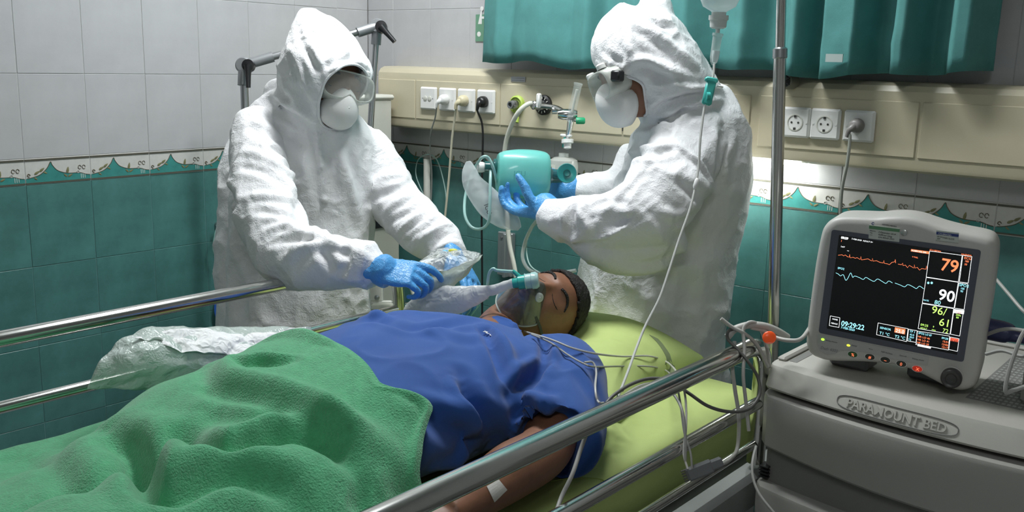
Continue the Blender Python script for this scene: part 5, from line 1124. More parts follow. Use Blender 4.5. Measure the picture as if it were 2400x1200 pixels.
vq = atx(508, 527, .0); t = thing('wall_valve', 'small chrome wall valve with a thin clear hose left of the left person', 'valve', vq)
b = MB(); b.tube([vq, vq+[.05, 0, 0]], .010, 12, smooth=False); b.lathe(vq+[.04, 0, 0], (0, -1, 0), [(.0001, -.02), (.010, -.02), (.010, .024), (.006, .03), (.0001, .03)], 14); b.build('valve_body', steel, t)
b = MB(); b.tube([vq+[.05, -.03, -.00], vq+[.06, -.045, -.02], vq+[.05, -.05, -.07], vq+[.045, -.035, -.11]], .004, 8); b.build('hose', tube_m, t)
sq = atx(505, 690, .0); b = MB(); V, F = ribbon([sq+[.012, .02, .03], sq+[.02, -.01, -.04], sq+[.02, .00, -.10], sq+[.012, .02, -.16]], np.array([0, .022, 0]), .002); b.add(V, F); b.tube([sq+[0, .02, .035], sq+[.018, .02, .035]], .005, 8, smooth=False); tag(b.build('hanging_strap', mat('blue_strap', (.02, .10, .42), .6)), 'blue strap hanging on the teal wall left of the left person', 'strap')

# ================================================================== CART
cart = thing('bedside_cart', 'grey moulded bedside cart with bowed drawer fronts under the vital signs monitor', 'cart', (2.46, -.55, 0))
cart_m = mat('grey_moulded_plastic', (.33, .325, .30), .5, bump=(800, .25, .0006)); cart_d = mat('darker_moulded_plastic', (.19, .19, .18), .5, bump=(800, .25, .0006)); cart_l = mat('pale_moulded_plastic', (.44, .43, .39), .45, bump=(800, .2, .0005))
X0, X1, YB = 2.136, 2.86, -.30
def bow(x): u = (x-X0)/(X1-X0); return -.045*math.sin(math.pi*min(max(u, 0), 1))**.8
def bowed(name, zprof, mt, yb=YB, x0=X0, x1=X1, n=40, zfun=None, thick=True):
    """body whose front follows the bow; zprof: list of (y offset, z) from bottom front to top front"""
    V = []; F = []; xs_ = [x0+(x1-x0)*(1-math.cos(math.pi*i/n))/2 for i in range(n+1)]; k = len(zprof)+2
    for x in xs_:
        e = min(x-x0, x1-x); c_ = .012*(1-math.sqrt(max(0, 1-(1-min(1, e/.012))**2)))
        for j, (yo, z) in enumerate(zprof): V.append((x, yo+bow(x)+c_, z+(zfun(x, j) if zfun else 0)))
        V.append((x, yb, zprof[-1][1]+(zfun(x, len(zprof)-1) if zfun else 0))); V.append((x, yb, zprof[0][1]))
    for i in range(n):
        for j in range(k): F.append((i*k+j, (i+1)*k+j, (i+1)*k+(j+1) % k, i*k+(j+1) % k))
    F += [tuple(range(k))[::-1], tuple(n*k+j for j in range(k))]
    return newobj(name, V, F, mt, cart, True, auto=28)
bowed('carcass', [(-.770, .10), (-.770, .905)], cart_d, x0=X0+.012, x1=X1-.012)
top = bowed('top_slab', [(-.800, .8975), (-.818, .899), (-.822, .904), (-.806, .936), (-.800, .944), (-.790, .9455)], cart_l)
# raised rim round the tray
b = MB(); b.box((X0+.001, -.77, .944), (X0+.020, YB, .954), 0, bev=.004); b.box((X0+.042, -.64, .944), (X0+.052, YB, .950), 0, bev=.003); b.box((X1-.03, -.77, .944), (X1-.003, YB, .954), 0, bev=.004); b.box((X0, YB-.02, .944), (X1, YB, .954), 0, bev=.004); b.build('tray_rim', cart_l, cart, False)['kind'] = 'stuff'
b = MB(); b.box((X0+.024, -.76, .9452), (X0+.040, YB-.03, .9462)); b.build('tray_groove', cart_d, cart, False)
b = MB(); b.box((2.50, -.74, .9452), (2.82, -.36, .9468))
for i in range(34):
    for j in range(20): b.box((2.505+i*.0092, -.735+j*.0185, .9466), (2.5105+i*.0092, -.7265+j*.0185, .9474), 1)
o = b.build('grip_mat', [mat('grey_mat', (.20, .20, .19), .6), mat('pale_mat_dots', (.36, .36, .34), .5)], cart, False); o['kind'] = 'stuff'
# drawers
def arch(x, a): u = (x-X0)/(X1-X0); return -a*max(0, math.sin(math.pi*min(1, u*1.02)))**1.3
def drawer(zt, zb, a, name='drawer', mt=cart_m, yo=-.83):
    V = []; F = []; n = 44
    for i in range(n+1):
        x = X0+(X1-X0)*i/n; y = yo+bow(x)*1.15; e = min(x-X0, X1-x); y += .014*(1-math.sqrt(max(0, 1-(1-min(1, e/.014))**2)))
        zlo = zb+arch(x, a)
        for q in ((y+.012, zt), (y+.003, zt-.003), (y, zt-.010), (y+.002, (zt+zlo)/2), (y+.004, zlo+.006), (y+.010, zlo), (y+.040, zlo+.002), (-.765, zlo+.02), (-.765, zt)): V.append((x, *q))
    k = 9
    for i in range(n):
        for j in range(k): F.append((i*k+j, i*k+(j+1) % k, (i+1)*k+(j+1) % k, (i+1)*k+j)[::-1])
    F += [tuple(range(k)), tuple(n*k+j for j in range(k))[::-1]]
    return newobj(name, V, F, mt, cart, True, auto=35)
drawer(.888, .775, .014)
o = bowed('inner_band', [(-.800, .60), (-.800, .765)], cart_d, yb=-.765, x0=X0+.006, x1=X1-.006)
for k in range(4): b = MB(); b.box((X0+.001, -.818, .700+k*.0075), (X0+.022, -.79, .704+k*.0075), 0, bev=.001); b.build('vent_rib', black_pl, cart, False)
drawer(.693, .50, .012, yo=-.835); drawer(.49, .30, .012, yo=-.835); drawer(.29, .12, .0, yo=-.835)
for x in (X0+.08, X1-.08):
    for y in (-.72, YB-.06): b = MB(); b.lathe((x-.014, y, .05), (1, 0, 0), [(.0001, 0), (.046, 0), (.05, .005), (.05, .023), (.046, .028), (.0001, .028)], 22); b.tube([(x, y, .11), (x, y, .05)], .010, 8, smooth=False); b.build('caster', black_pl, cart)
# embossed name on the front bevel
fx = lambda x: np.array([x, -.814+bow(x), .9205])
uv = nz(np.array([0, .016, .032])); nf = nz(np.array([0, -.032, .016]))
def onf(x, y, o_=0.): return np.array([x, -.8145+bow(x), .920])+uv*y+nf*(o_+.0004)
V, F = text('PARAMOUNT BED', .0245, np.eye(4), None, ext=.0014, bold=.0004); sx_ = .185/V[:, 0].max()
newobj('lettering', [onf(2.318+v[0]*sx_, v[1]-.009, v[2]+.0006) for v in V], F, cart_l, top, False)
Pt = []
for k in range(49):
    t_ = 2*math.pi*k/48; Pt.append(onf(2.4105+.112*np.sign(math.cos(t_))*abs(math.cos(t_))**.4, .0145*np.sign(math.sin(t_))*abs(math.sin(t_))**.7, .0002))
b = MB(); b.tube(Pt, .0009, 5, smooth=False); b.build('name_outline', cart_d, top)

# ================================================================== VITAL SIGNS MONITOR
MP = np.array([2.364, -.774, 1.111]); yw, rl_ = .181, -.066
mX = np.array([math.cos(yw), math.sin(yw), 0]); mN = np.array([math.sin(yw), -math.cos(yw), 0]); mX, mY = math.cos(rl_)*mX+math.sin(rl_)*UP, -math.sin(rl_)*mX+math.cos(rl_)*UP
MM = np.eye(4); MM[:3, 0] = mX; MM[:3, 1] = mY; MM[:3, 2] = mN; MM[:3, 3] = MP
def ml(px_, py_, z=0.):
    """picture point on the monitor's front plane (offset z) -> local x, y"""
    d = ray(px_, py_); o_ = MP+mN*z; t = ((o_-CAM)@mN)/(d@mN); w_ = CAM+d*t-MP; return np.array([w_@mX, w_@mY])
def mz(zx, zy, z=0.): return ml(1860+zx/2.728, 490+zy/2.728, z)
mon = thing('vital_signs_monitor', 'vital signs monitor with a lit screen reading 79, 90 and 96/61 on the cart', 'monitor', MP-mY*.146)
case_m = mat('warm_grey_monitor_case', (.50, .49, .46), .42, bump=(900, .2, .0005))
def toW(P): P = np.atleast_2d(np.array(P, float)); return P@MM[:3, :3].T+MM[:3, 3]
outl = np.array([mz(*q) for q in ((130, 952), (95, 925), (75, 870), (78, 800), (100, 600), (135, 350), (170, 170), (195, 110), (240, 68), (300, 50), (400, 50), (520, 54), (600, 47), (700, 47), (790, 62), (880, 92), (960, 118), (1080, 148), (1200, 172), (1262, 195), (1292, 235), (1300, 290), (1290, 400), (1265, 600), (1235, 800), (1205, 990), (1185, 1090), (1150, 1145), (1090, 1168), (1030, 1165), (960, 1140), (880, 1098), (780, 1048), (680, 1015), (560, 995), (430, 985), (300, 982), (200, 975))])
O = cat(np.vstack([outl, outl[:1]]), 4)[:-1]; c0 = O.mean(0); n = len(O)
def roundin(O, d):
    T = np.roll(O, -2, 0)-np.roll(O, 2, 0); N = np.column_stack([T[:, 1], -T[:, 0]]); N /= np.linalg.norm(N, axis=1)[:, None]
    if ((O+N*.001-c0)**2).sum() > ((O-c0)**2).sum(): N = -N
    return O+N*d
rings_ = [(.016, .0), (.008, -.0015), (.003, -.006), (0, -.014), (0, -.10), (.004, -.112), (.030, -.150), (.045, -.155)]
V = []; 
for d_, z in rings_: V += [(*p, z) for p in roundin(O, d_)]
F = [(i*n+j, (i+1)*n+j, (i+1)*n+(j+1) % n, i*n+(j+1) % n) for i in range(len(rings_)-1) for j in range(n)]; F += [tuple(range(n)), tuple((len(rings_)-1)*n+j for j in range(n))[::-1]]
newobj('case', toW(V), F, case_m, mon, True, auto=40)
def rr(corners, z0, z1, rad, mt, name, parent=mon, nseg=6):
    """rounded quad given by local corners (TL,TR,BR,BL), extruded between z0 and z1"""
    Cn = np.array(corners, float); out = []
    for i in range(4):
        p, a, b_ = Cn[i], Cn[i-1], Cn[(i+1) % 4]; u, v = nz(a-p), nz(b_-p); P0_, P1_ = p+u*rad, p+v*rad
        for k in range(nseg+1): t = k/nseg; out.append((1-t)**2*P0_+2*t*(1-t)*p+t*t*P1_)
    n = len(out); V = [(*q, z1) for q in out]+[(*q, z0) for q in out]; F = [tuple(range(n))[::-1], tuple(range(n, 2*n))]+[(j, (j+1) % n, n+(j+1) % n, n+j) for j in range(n)]
    return newobj(name, toW(V), F, mt, parent, False)
rr([mz(245, 130), mz(1200, 262), mz(1087, 978), mz(160, 790)], -.004, .0012, .006, mat('slate_bezel', (.085, .09, .115), .4), 'bezel')
scr = rr([mz(292, 165), mz(1145, 290), mz(1045, 930), mz(213, 762)], .0, .0018, .001, mat('screen_glass', (.004, .005, .007), .12, spec=.6), 'screen')
def em(name, c, s=1.15): return mat('screen_'+name, (.0, .0, .0), .5, emit=(c, s), spec=0.)
eO, eW, eC, eG, eR = em('orange', (1., .24, .10)), em('white', (.95, 1., 1.)), em('cyan', (.35, .88, 1.)), em('green', (.52, .90, .18)), em('red', (.85, .13, .07), .9)
Zt = .0022
GT = {}
def stx(zx, zy, s, hz, col, sx=1., bold=.0):
    p = mz(zx, zy, Zt); h = hz/2.728*((MP-CAM)@fw)/FPX; M = np.eye(4); M[:3, :3] = MM[:3, :3]; M[:3, 3] = MP+mX*p[0]+mY*p[1]+mN*Zt
    V, F = text(s, h/.70, M, None, sx=sx, bold=bold); GT.setdefault(col, []).append((V, F))
def sline(pts, col, wz=2.2):
    b = MB(); P = [MP+mX*q[0]+mY*q[1]+mN*Zt for q in (mz(x, y, Zt) for x, y in pts)]; wd = wz/2.728*((MP-CAM)@fw)/FPX/2; V = []; 
    for i, p in enumerate(P):
        d = nz(P[min(i+1, len(P)-1)]-P[max(i-1, 0)]); s_ = np.cross(mN, d)*wd; V += [p-s_, p+s_]
    GT.setdefault(col, []).append((V, [(2*i, 2*i+1, 2*i+3, 2*i+2)[::-1] for i in range(len(P)-1)]))
def sbox(q, col='W', wz=2.4): q = list(q); [sline([q[i], q[(i+1) % 4]], col, wz) for i in range(4)]
def sfill(q, col): GT.setdefault(col, []).append(([MP+mX*a[0]+mY*a[1]+mN*(Zt-.0002) for a in (mz(x, y, Zt) for x, y in q)], [(0, 1, 2, 3)[::-1]]))
stx(303, 188, '09:29', 14, 'W', bold=.0003); stx(370, 194, '7-FEB-2020  ADULT 0+', 9, 'W', 1.05); stx(303, 209, 'I', 13, 'O'); stx(300, 243, '1mV', 10, 'W'); sline([(342, 266), (354, 268)], 'W')
sfill([(751, 256), (868, 272), (866, 288), (749, 270)], 'O'); stx(754, 268, 'ALARM VOL OFF', 9, 'W', .9); stx(757, 309, 'V FAIL', 9, 'O'); stx(869, 265, 'ICU-BED04', 10, 'O', .95); stx(1071, 292, 'HAGEVEMS', 9, 'O', .9)
stx(934, 388, '79', 76, 'O', .95, .0004); stx(1089, 318, 'ECG', 15, 'O'); stx(1093, 338, '180', 12, 'O', .9); stx(1091, 358, '50', 12, 'O', .9)
stx(281, 382, 'SPO2', 13, 'C'); stx(1057, 491, 'SPO2', 16, 'C', 1.05); stx(1066, 512, '105', 12, 'C', .9); stx(1065, 530, '90', 12, 'C', .9)
for x in (853, 875):
    for a in range(4): c_, s_ = math.cos(a*math.pi/4)*8, math.sin(a*math.pi/4)*8; sline([(x+8-c_, 472-s_), (x+8+c_, 472+s_)], 'C', 3)
stx(920, 576, '90', 68, 'W', .98, .0004); stx(830, 585, 'RATE', 9, 'C'); stx(898, 606, '80', 26, 'C')
stx(878, 664, '96/', 48, 'G', 1.0); stx(925, 742, '61', 48, 'G', 1.0); stx(810, 744, '09:25', 14, 'G', 1.05); stx(808, 762, 'ADULT', 9, 'G'); stx(889, 757, '9', 11, 'G'); stx(882, 776, 'MIN', 9, 'G'); stx(949, 788, '72', 27, 'G', .9)
sfill([(1027, 640), (1092, 647), (1088, 672), (1023, 664)], 'W'); stx(1036, 664, 'NBP', 12, 'R'); stx(1036, 680, '200s', 11, 'G'); stx(1038, 697, '80', 11, 'G')
for q in ([(870, 268), (1078, 296), (1053, 466), (848, 434)], [(1082, 296), (1140, 304), (1116, 473), (1060, 466)], [(848, 437), (1053, 468), (1026, 633), (823, 600)], [(1057, 472), (1114, 479), (1090, 642), (1029, 634)], [(822, 604), (1023, 637), (1000, 800), (796, 764)], [(1026, 640), (1086, 650), (1062, 812), (1003, 800)], [(540, 728), (732, 765), (722, 847), (530, 803)], [(735, 768), (790, 778), (783, 853), (727, 842)], [(792, 780), (997, 812), (990, 902), (783, 862)], [(1002, 818), (1058, 829), (1047, 910), (992, 898)], [(235, 683), (296, 695), (290, 757), (228, 745)]): sbox(q)
stx(551, 763, 'SENSOR', 13, 'C'); sfill([(648, 756), (715, 768), (711, 801), (644, 788)], 'O'); stx(650, 786, '25.0', 22, 'W', .98); stx(547, 799, 'T1 °C', 18, 'C'); stx(645, 821, 'T2 °C', 18, 'C')
stx(741, 787, 'TP 1', 13, 'C', .95); stx(741, 806, '42.0', 11, 'C'); stx(739, 822, '30.0', 11, 'C'); stx(732, 838, 'T2', 11, 'C')
stx(797, 797, 'SPO2 LO 87', 12, 'C', .9); stx(945, 828, '09:28', 12, 'C'); stx(793, 819, 'HR LO 46', 12, 'O'); stx(950, 850, '15:51', 12, 'O'); stx(790, 838, 'HR LO 41', 12, 'O'); stx(945, 868, '13:06', 12, 'O'); stx(787, 857, 'HR LO 35', 12, 'O'); stx(945, 886, '12:17', 12, 'O')
sfill([(1001, 822), (1057, 832), (1054, 852), (998, 842)], 'R'); stx(1001, 843, 'ALARM', 12, 'K'); sfill([(794, 862), (879, 881), (876, 893), (791, 876)], 'W'); stx(777, 872, '^', 12, 'W')
stx(247, 706, 'MORE', 9, 'W'); stx(239, 732, 'MENUS', 9, 'W'); stx(302, 744, '09:29:22', 34, 'C', .88, .0002); stx(301, 762, '7-FEB-2020', 14, 'C', .95)
ecg = [(285, 295), (310, 292), (320, 300), (330, 293), (345, 305), (355, 308), (358, 290), (362, 312), (380, 308), (395, 315), (405, 310), (425, 322), (430, 303), (434, 325), (455, 322), (475, 318), (500, 332), (504, 315), (508, 333), (530, 330), (550, 340), (572, 345), (577, 328), (580, 347), (600, 350), (612, 356), (630, 340), (645, 338), (650, 322), (653, 345)]
sline(ecg, 'O', 2.6); sline([(668, 352), (690, 356), (697, 345), (700, 362), (715, 358), (728, 375), (740, 360), (768, 377), (772, 355), (776, 378), (790, 372), (805, 390), (820, 380), (845, 385), (850, 362), (854, 387)], 'O', 2.6)
sline([tuple(p) for p in cat([(270, 408), (285, 415), (300, 427), (318, 420), (333, 455), (348, 440), (365, 408), (378, 437), (390, 428), (420, 438), (445, 450), (462, 437), (490, 452), (515, 462), (537, 447), (565, 462), (590, 475), (608, 460), (632, 472)], 4)], 'C', 2.8); sline([tuple(p) for p in cat([(648, 473), (680, 485), (710, 497), (730, 483), (760, 495), (785, 508), (805, 493), (832, 510)], 4)], 'C', 2.8)
for k, (mt_, nm) in {'W': (eW, 'white_readout'), 'O': (eO, 'orange_readout'), 'C': (eC, 'cyan_readout'), 'G': (eG, 'green_readout'), 'R': (eR, 'red_readout'), 'K': (dark_gap, 'dark_readout')}.items():
    b = MB(); [b.add(V, F) for V, F in GT.get(k, [])]; o = b.build(nm, mt_, scr, False); o['kind'] = 'stuff'; o['label'] = nm.split('_')[0]+' figures and traces on the screen'
# printed marks on the case
def mtext(zx, zy, s, hz, mt, parent=mon, sx=1., z=.0012, name='lettering', shear=0., bold=0.):
    p = mz(zx, zy, z); h = hz/2.728*((MP-CAM)@fw)/FPX; M = np.eye(4); M[:3, :3] = MM[:3, :3]; M[:3, 3] = MP+mX*p[0]+mY*p[1]+mN*z; return text(s, h/.70, M, mt, name, parent, sx=sx, shear=shear, bold=bold)
ink = mat('dark_ink', (.05, .05, .06), .5); ink_g = mat('grey_ink', (.16, .16, .17), .5)
mtext(170, 893, 'Dash 4000', 20, ink_g, sx=.9, shear=.2)
stk = rr([mz(484, 100), mz(682, 124), mz(676, 210), mz(480, 187)], .0, .0020, .001, mat('sticker_paper', (.52, .55, .50), .5), 'sticker')
g1 = rr([mz(484, 104), mz(680, 128), mz(678, 147), mz(483, 124)], .002, .0023, .0005, mat('sticker_green', (.10, .24, .12), .5), 'green_band', stk)
for i, s_ in enumerate(('PERIKSA', 'TGL', 'ICU')): mtext(486, 140+i*14, s_, 7, ink_g, stk, z=.0024)
for i, s_ in enumerate(('2 Desember 2019', 'Kalibrasi ulang', 'Lina RSUD 2020')): mtext(540, 150+i*16, s_, 10, ink, stk, z=.0024, shear=.3)
mtext(497, 99, 'C', 16, mat('blue_ink', (.02, .05, .22), .5), z=.0012, bold=.0003); mtext(565, 101, 'ASTAMA MEDIKA', 8, ink)
b = MB(); p = mz(707, 150); b.lathe(toW([[p[0], p[1], .0005]])[0], mN, [(.0058, 0), (.0058, .0016), (.0048, .0022), (.0001, .0022)], 24); b.build('foil_seal', mat('foil', (.5, .52, .5), .3, .8), mon)
stk2 = rr([mz(914, 134), mz(1058, 151), mz(1053, 216), mz(911, 199)], .0, .0020, .001, mat('sticker_paper', (1, 1, 1)), 'sticker')
rr([mz(914, 144), mz(1057, 161), mz(1055, 178), mz(913, 161)], .002, .0023, .0005, mat('sticker_blue', (.03, .05, .20), .5), 'blue_band', stk2); mtext(925, 160, 'CALIBRATED', 9, white_pl, stk2, z=.0025); mtext(918, 178, 'ID NO', 7, ink, stk2, z=.0024); mtext(950, 186, '19.03.12-319', 9, ink, stk2, z=.0024); mtext(918, 192, 'EXP', 7, ink, stk2, z=.0024)
# control strip, leds, keys
def ell(zx, zy, rx, ry, z0, z1, mt, name, parent=mon, dome=0.):
    c_ = mz(zx, zy, z1); s_ = ((MP-CAM)@fw)/FPX/2.728; V = []; n = 32
    for sc_, z in ((1, z0), (1, z1-.0006), (.93, z1), (.5, z1+dome)): V += [(c_[0]+rx*s_*sc_*math.cos(2*math.pi*k/n), c_[1]+ry*s_*sc_*math.sin(2*math.pi*k/n), z) for k in range(n)]
    F = [(i*n+j, i*n+(j+1) % n, (i+1)*n+(j+1) % n, (i+1)*n+j) for i in range(3) for j in range(n)]+[tuple(3*n+j for j in range(n))]
    return newobj(name, toW(V), F, mt, parent, True, auto=40)
pan = np.array([mz(*q) for q in ((155, 800), (400, 848), (866, 945), (858, 1000), (840, 998), (600, 950), (480, 918), (350, 900), (300, 905), (265, 925), (215, 930), (165, 905), (150, 850))])
n = len(pan); V = [(*q, .0012) for q in pan]+[(*q, -.001) for q in pan]; newobj('control_strip', toW(V), [tuple(range(n))[::-1]]+[(j, (j+1) % n, n+(j+1) % n, n+j) for j in range(n)], mat('strip_grey', (.42, .42, .40), .4), mon, False)
for x, y, s_ in ((205, 842, 'Battery Power'), (370, 874, 'Power'), (480, 897, 'Print'), (558, 915, 'NBP Go/Stop'), (675, 938, 'Zero All'), (757, 958, 'Silence Alarm')): mtext(x, y, s_, 9, ink_g, mon, z=.0016)
ell(186, 834, 11, 8, 0, .002, mat('green_led', (.1, .2, 0), .4, emit=((.35, 1., .05), 1.6)), 'led'); ell(350, 872, 11, 7, 0, .002, mat('amber_led', (.2, .15, 0), .4, emit=((.8, .85, .05), 1.5)), 'led')
keyd = mat('dark_key', (.035, .04, .03), .4); kred = mat('red_key', (.45, .035, .02), .4, emit=((1, .05, .02), .15)); kgr = mat('green_key', (.03, .10, .03), .4); glyph = mat('key_glyph', (.4, .05, .02), .5, emit=((1., .22, .10), 1.))
for (x, y), m_, g_ in (((377, 930), kgr, '%'), ((487, 946), keyd, '#'), ((586, 966), keyd, '~'), ((688, 990), keyd, '0'), ((790, 1022), kred, 'X')):
    ell(x, y, 34, 22, 0, .0014, white_pl, 'key_rim'); o = ell(x, y, 30, 19, .0, .0026, m_, 'key', dome=.0004); mtext(x-10, y+9, g_, 20, glyph, o, z=.0034, name='symbol')
kb = mz(1012, 1072); kw = toW([[*kb, 0]])[0]
b = MB(); b.lathe(kw, mN, [(.0205, -.001), (.0205, .003), (.0190, .004)], 36); b.build('knob_ring', case_m, mon)
b = MB(); b.lathe(kw, mN, [(.0185, 0), (.0185, .014), (.0170, .018), (.0150, .0195), (.011, .0185), (.009, .016), (.0001, .0145)], 40); b.build('knob', mat('dark_knob', (.045, .045, .043), .4), mon)
b = MB(); b.lathe(toW([[-.09, -.136, -.06]])[0], UP, [(.02, -.035), (.02, .01)], 16); b.lathe(toW([[.09, -.136, -.06]])[0], UP, [(.02, -.030), (.02, .01)], 16); 
for s_ in (-1, 1):
    q = toW([[s_*.075, -.120, -.075]])[0]; b = MB(); b.box((q[0]-.04, q[1]-.01, .9465), (q[0]+.04, q[1]+.05, .985), 0, bev=.006); b.build('foot', grey_pl, mon, False)
# side connector and equipment to the right of the monitor
sc0 = toW([[.150, -.035, -.085]])[0]
t = thing('cable_connector', 'dark blue cable connector plugged into the right side of the monitor', 'connector', sc0)
b = MB(); b.tube([sc0, sc0+[.045, -.0, -.002], sc0+[.065, 0, -.006], sc0+[.12, -.005, -.010]], [.021, .020, .011, .008], 18); b.build('plug', mat('navy_plastic', (.03, .035, .10), .4), t)
gp = mat('grey_cable', (.34, .34, .32), .45)
b = MB(); b.tube([sc0+[.11, -.005, -.010], sc0+[.2, 0, -.02], sc0+[.3, .03, -.10], sc0+[.32, .05, -.152]], .006, 10); b.build('cord', gp, t)
gd = thing('module_box', 'grey instrument box behind the monitor on the right of the cart', 'instrument', (2.68, -.62, .947))
b = MB(); b.box((2.585, -.72, .9475), (2.83, -.48, 1.02), 0, bev=.010); b.build('case', cart_m, gd, False); b = MB(); b.box((2.60, -.70, 1.019), (2.81, -.50, 1.034), 0, bev=.006); b.build('lid', cart_l, gd, False)
b = MB(); b.box((2.60, -.7215, .965), (2.68, -.7195, .985)); b.build('label_strip', ink_g, gd, False)
xm = lambda x, y, d: at(x, y, d)
cable('signal_cable', 'thin grey cable running from behind the monitor to the upper right', [xm(2335, 655, 1.95), xm(2365, 690, 1.9), xm(2400, 730, 1.85), xm(2440, 760, 1.8)], .0035, gp, 'cable')
cable('signal_cable', 'grey cable drooping across the instrument box, the upper one', [toW([[.150, -.05, -.06]])[0], xm(2350, 772, 1.74), xm(2400, 775, 1.68), xm(2450, 790, 1.62)], .0035, gp, 'cable')
cable('signal_cable', 'grey cable hanging in a loop over the instrument box front', [xm(2440, 740, 1.60), xm(2400, 778, 1.60), xm(2378, 830, 1.60), xm(2362, 880, 1.60), xm(2357, 918, 1.60), xm(2375, 915, 1.60), xm(2420, 900, 1.60)], .0035, gp, 'cable')
cable('signal_cable', 'grey cable lying low behind the monitor knob', [xm(2310, 830, 1.66), xm(2350, 822, 1.64), xm(2400, 835, 1.60), xm(2450, 820, 1.58)], .0032, gp, 'cable')
cable('signal_cable', 'pale cable rising left from the monitor to the bed rail', [toW([[-.150, -.08, -.05]])[0], xm(1880, 792, 1.90), xm(1850, 798, 1.90), xm(1815, 790, 1.92), xm(1790, 775, 1.93), xm(1760, 768, 1.93)], .0042, mat('pale_cable', (.48, .47, .44), .4), 'cable', 10)

# ================================================================== CABLES ON THE BED AND RAIL
dgc = bpy.context.evaluated_depsgraph_get()
_bv = [bvS, bvBl, bvB]
for nm in ('pillow', 'mattress'):
    ob = bpy.data.objects[nm]; me = ob.data; _bv.append(BVHTree.FromPolygons([v.co for v in me.vertices], [tuple(p.vertices) for p in me.polygons]))
def drape(q, lift=.007):
    if len(q) == 3: return at(*q)
    best = None; d = ray(*q)
    for bv_ in _bv:
        h = bv_.ray_cast(Vector(CAM), Vector(d))
        if h[0] is not None and (best is None or h[3] < best[0]): best = (h[3], np.array(h[0]), np.array(h[1]))
    if best is None: return at(*q, 1.95)
    return best[1]-fw*lift+UP*lift*1.2
dark_c, pale_c = mat('dark_grey_cable', (.10, .10, .09), .45), mat('pale_cable', (1, 1, 1))
def lead(label, pts, r=.0022, mt=gp, n=8): return cable('monitor_lead', label, [drape(q) for q in pts], r, mt, 'cable', n)
lead('pale lead from the shirt collar over the pillow and down behind the rail', [(1228, 784), (1262, 795), (1300, 808), (1345, 826), (1400, 838), (1460, 843), (1520, 842), (1562, 856), (1592, 882, 1.86), (1606, 930, 1.84), (1608, 1000, 1.80), (1602, 1060, 1.78), (1612, 1100, 1.76)], .0022, pale_c)
lead('lead from the collar crossing the pillow lower down', [(1245, 792), (1290, 812), (1330, 840), (1365, 860), (1392, 868), (1450, 866), (1520, 866), (1560, 876), (1582, 896, 1.85), (1594, 940, 1.84), (1603, 1010, 1.80), (1618, 1060, 1.77), (1622, 1098, 1.76)], .0020, gp)
lead('short lead curling on the mattress beside the shirt sleeve', [(1368, 858), (1388, 858), (1396, 880), (1394, 915), (1398, 945), (1410, 953), (1430, 938), (1460, 915, 1.83)], .0022, pale_c)
lead('thick dark grey lead sweeping from the pillow along the rail to the cart', [(1418, 948, 1.79), (1440, 925, 1.81), (1480, 900, 1.84), (1525, 887, 1.86), (1570, 893, 1.86), (1615, 922, 1.84), (1660, 952, 1.84), (1710, 965, 1.85), (1755, 958, 1.87), (1780, 925, 1.89), (1776, 885, 1.90), (1755, 850, 1.90), (1730, 820, 1.91), (1706, 795, 1.92), (1708, 775, 1.92), (1730, 770, 1.93)], .0034, dark_c, 10)
lead('second thick lead looping on the rail beside the pillow', [(1425, 955, 1.79), (1450, 935, 1.81), (1500, 905, 1.84), (1540, 900, 1.86), (1575, 920, 1.84), (1598, 960, 1.80), (1606, 1020, 1.78), (1606, 1080, 1.77)], .0028, gp, 10)
lead('pale lead looped over the end of the bed rail', [(1755, 1010, 1.90), (1748, 940, 1.90), (1742, 880, 1.90), (1745, 820, 1.91), (1742, 775, 1.92), (1755, 756, 1.92), (1775, 760, 1.93), (1790, 790, 1.95), (1800, 830, 1.96), (1802, 860, 1.98)], .0036, pale_c, 10)
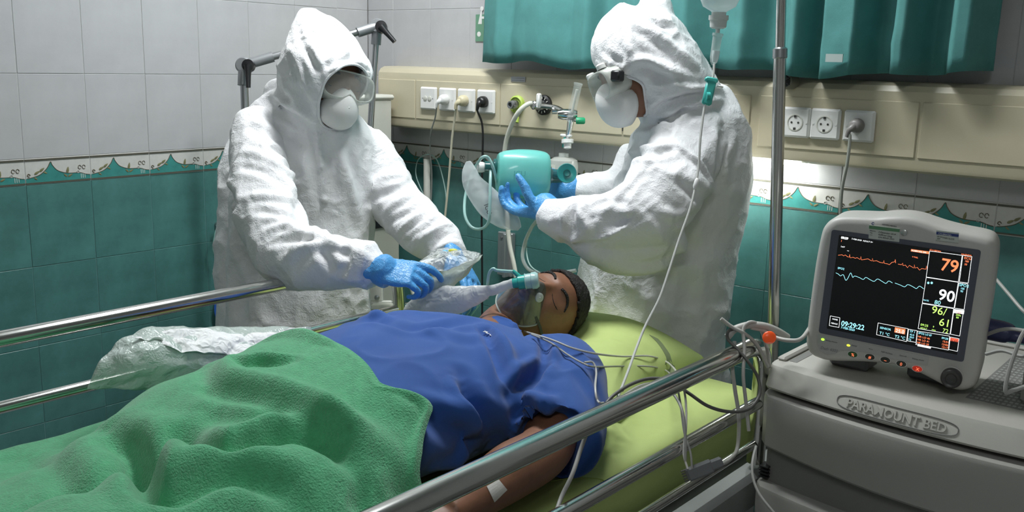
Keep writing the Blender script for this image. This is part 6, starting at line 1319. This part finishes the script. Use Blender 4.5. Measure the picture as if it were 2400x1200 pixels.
lead('thick pale lead hanging straight below the rail end', [(1722, 800, 1.93), (1716, 850, 1.92), (1722, 910, 1.92), (1732, 980, 1.92), (1728, 1050, 1.92), (1712, 1075, 1.85), (1690, 1088, 1.79), (1668, 1092, 1.77)], .0040, pale_c, 10)
lead('grey lead crossing diagonally above the bed rail', [(1690, 747, 1.92), (1715, 766, 1.92), (1745, 782, 1.92), (1775, 810, 1.95), (1800, 860, 1.97)], .0040, pale_c, 10)
lead('bundled pale lead coiled on top of the rail end', [(1705, 790, 1.93), (1722, 772, 1.93), (1755, 762, 1.93), (1790, 764, 1.93), (1820, 775, 1.94), (1845, 790, 1.96)], .0075, pale_c, 12)
lead('grey lead hanging from the upper rail across the mattress to the middle rail', [(1378, 1008, 1.60), (1362, 1050, 1.59), (1342, 1110, 1.56), (1318, 1160, 1.55), (1305, 1195, 1.53)], .0036, gp, 10)
lead('thin lead hanging down the left side of the cart', [(1772, 1046, 1.83), (1764, 1080, 1.80), (1764, 1115, 1.78), (1778, 1155, 1.76), (1808, 1195, 1.74), (1840, 1230, 1.73)], .0026, gp)
jb = at(1640, 1102, 1.765); t = thing('lead_junction', 'dark grey lead junction block hanging on the lowest bed rail', 'connector', jb)
M_ = frameM(jb, nz(.93*rt+.36*up), nz(up*.93-.36*rt)); b = MB(); b.box((-.026, -.013, -.006), (.026, .013, .007), 0, bev=.004, M=M_); b.box((.020, -.009, -.006), (.045, .010, .006), 0, bev=.003, M=M_); b.build('block', grey_pl, t, False)
for k in range(5): b = MB(); b.box((-.034, -.011+k*.005, -.003), (-.024, -.0085+k*.005, .003), 0, bev=.0008, M=M_); b.build('strain_relief', dark_c, t, False)
sp = at(1803, 791, 1.90); t = thing('finger_sensor', 'translucent orange red finger sensor tied at the bed rail end', 'sensor', sp)
M_ = frameM(sp, rt, up)
V, F = ball(sp, [rt*.014, up*.013, fw*.006], 20, 12); newobj('pad', V, F, mat('orange_red_vinyl', (.72, .09, .02), .3, alpha=.95, emit=((1, .12, .02), .12)), t)
V, F = ball(sp-up*.013, [rt*.008, up*.009, fw*.005], 16, 10); newobj('tip', V, F, clear_pl, t)
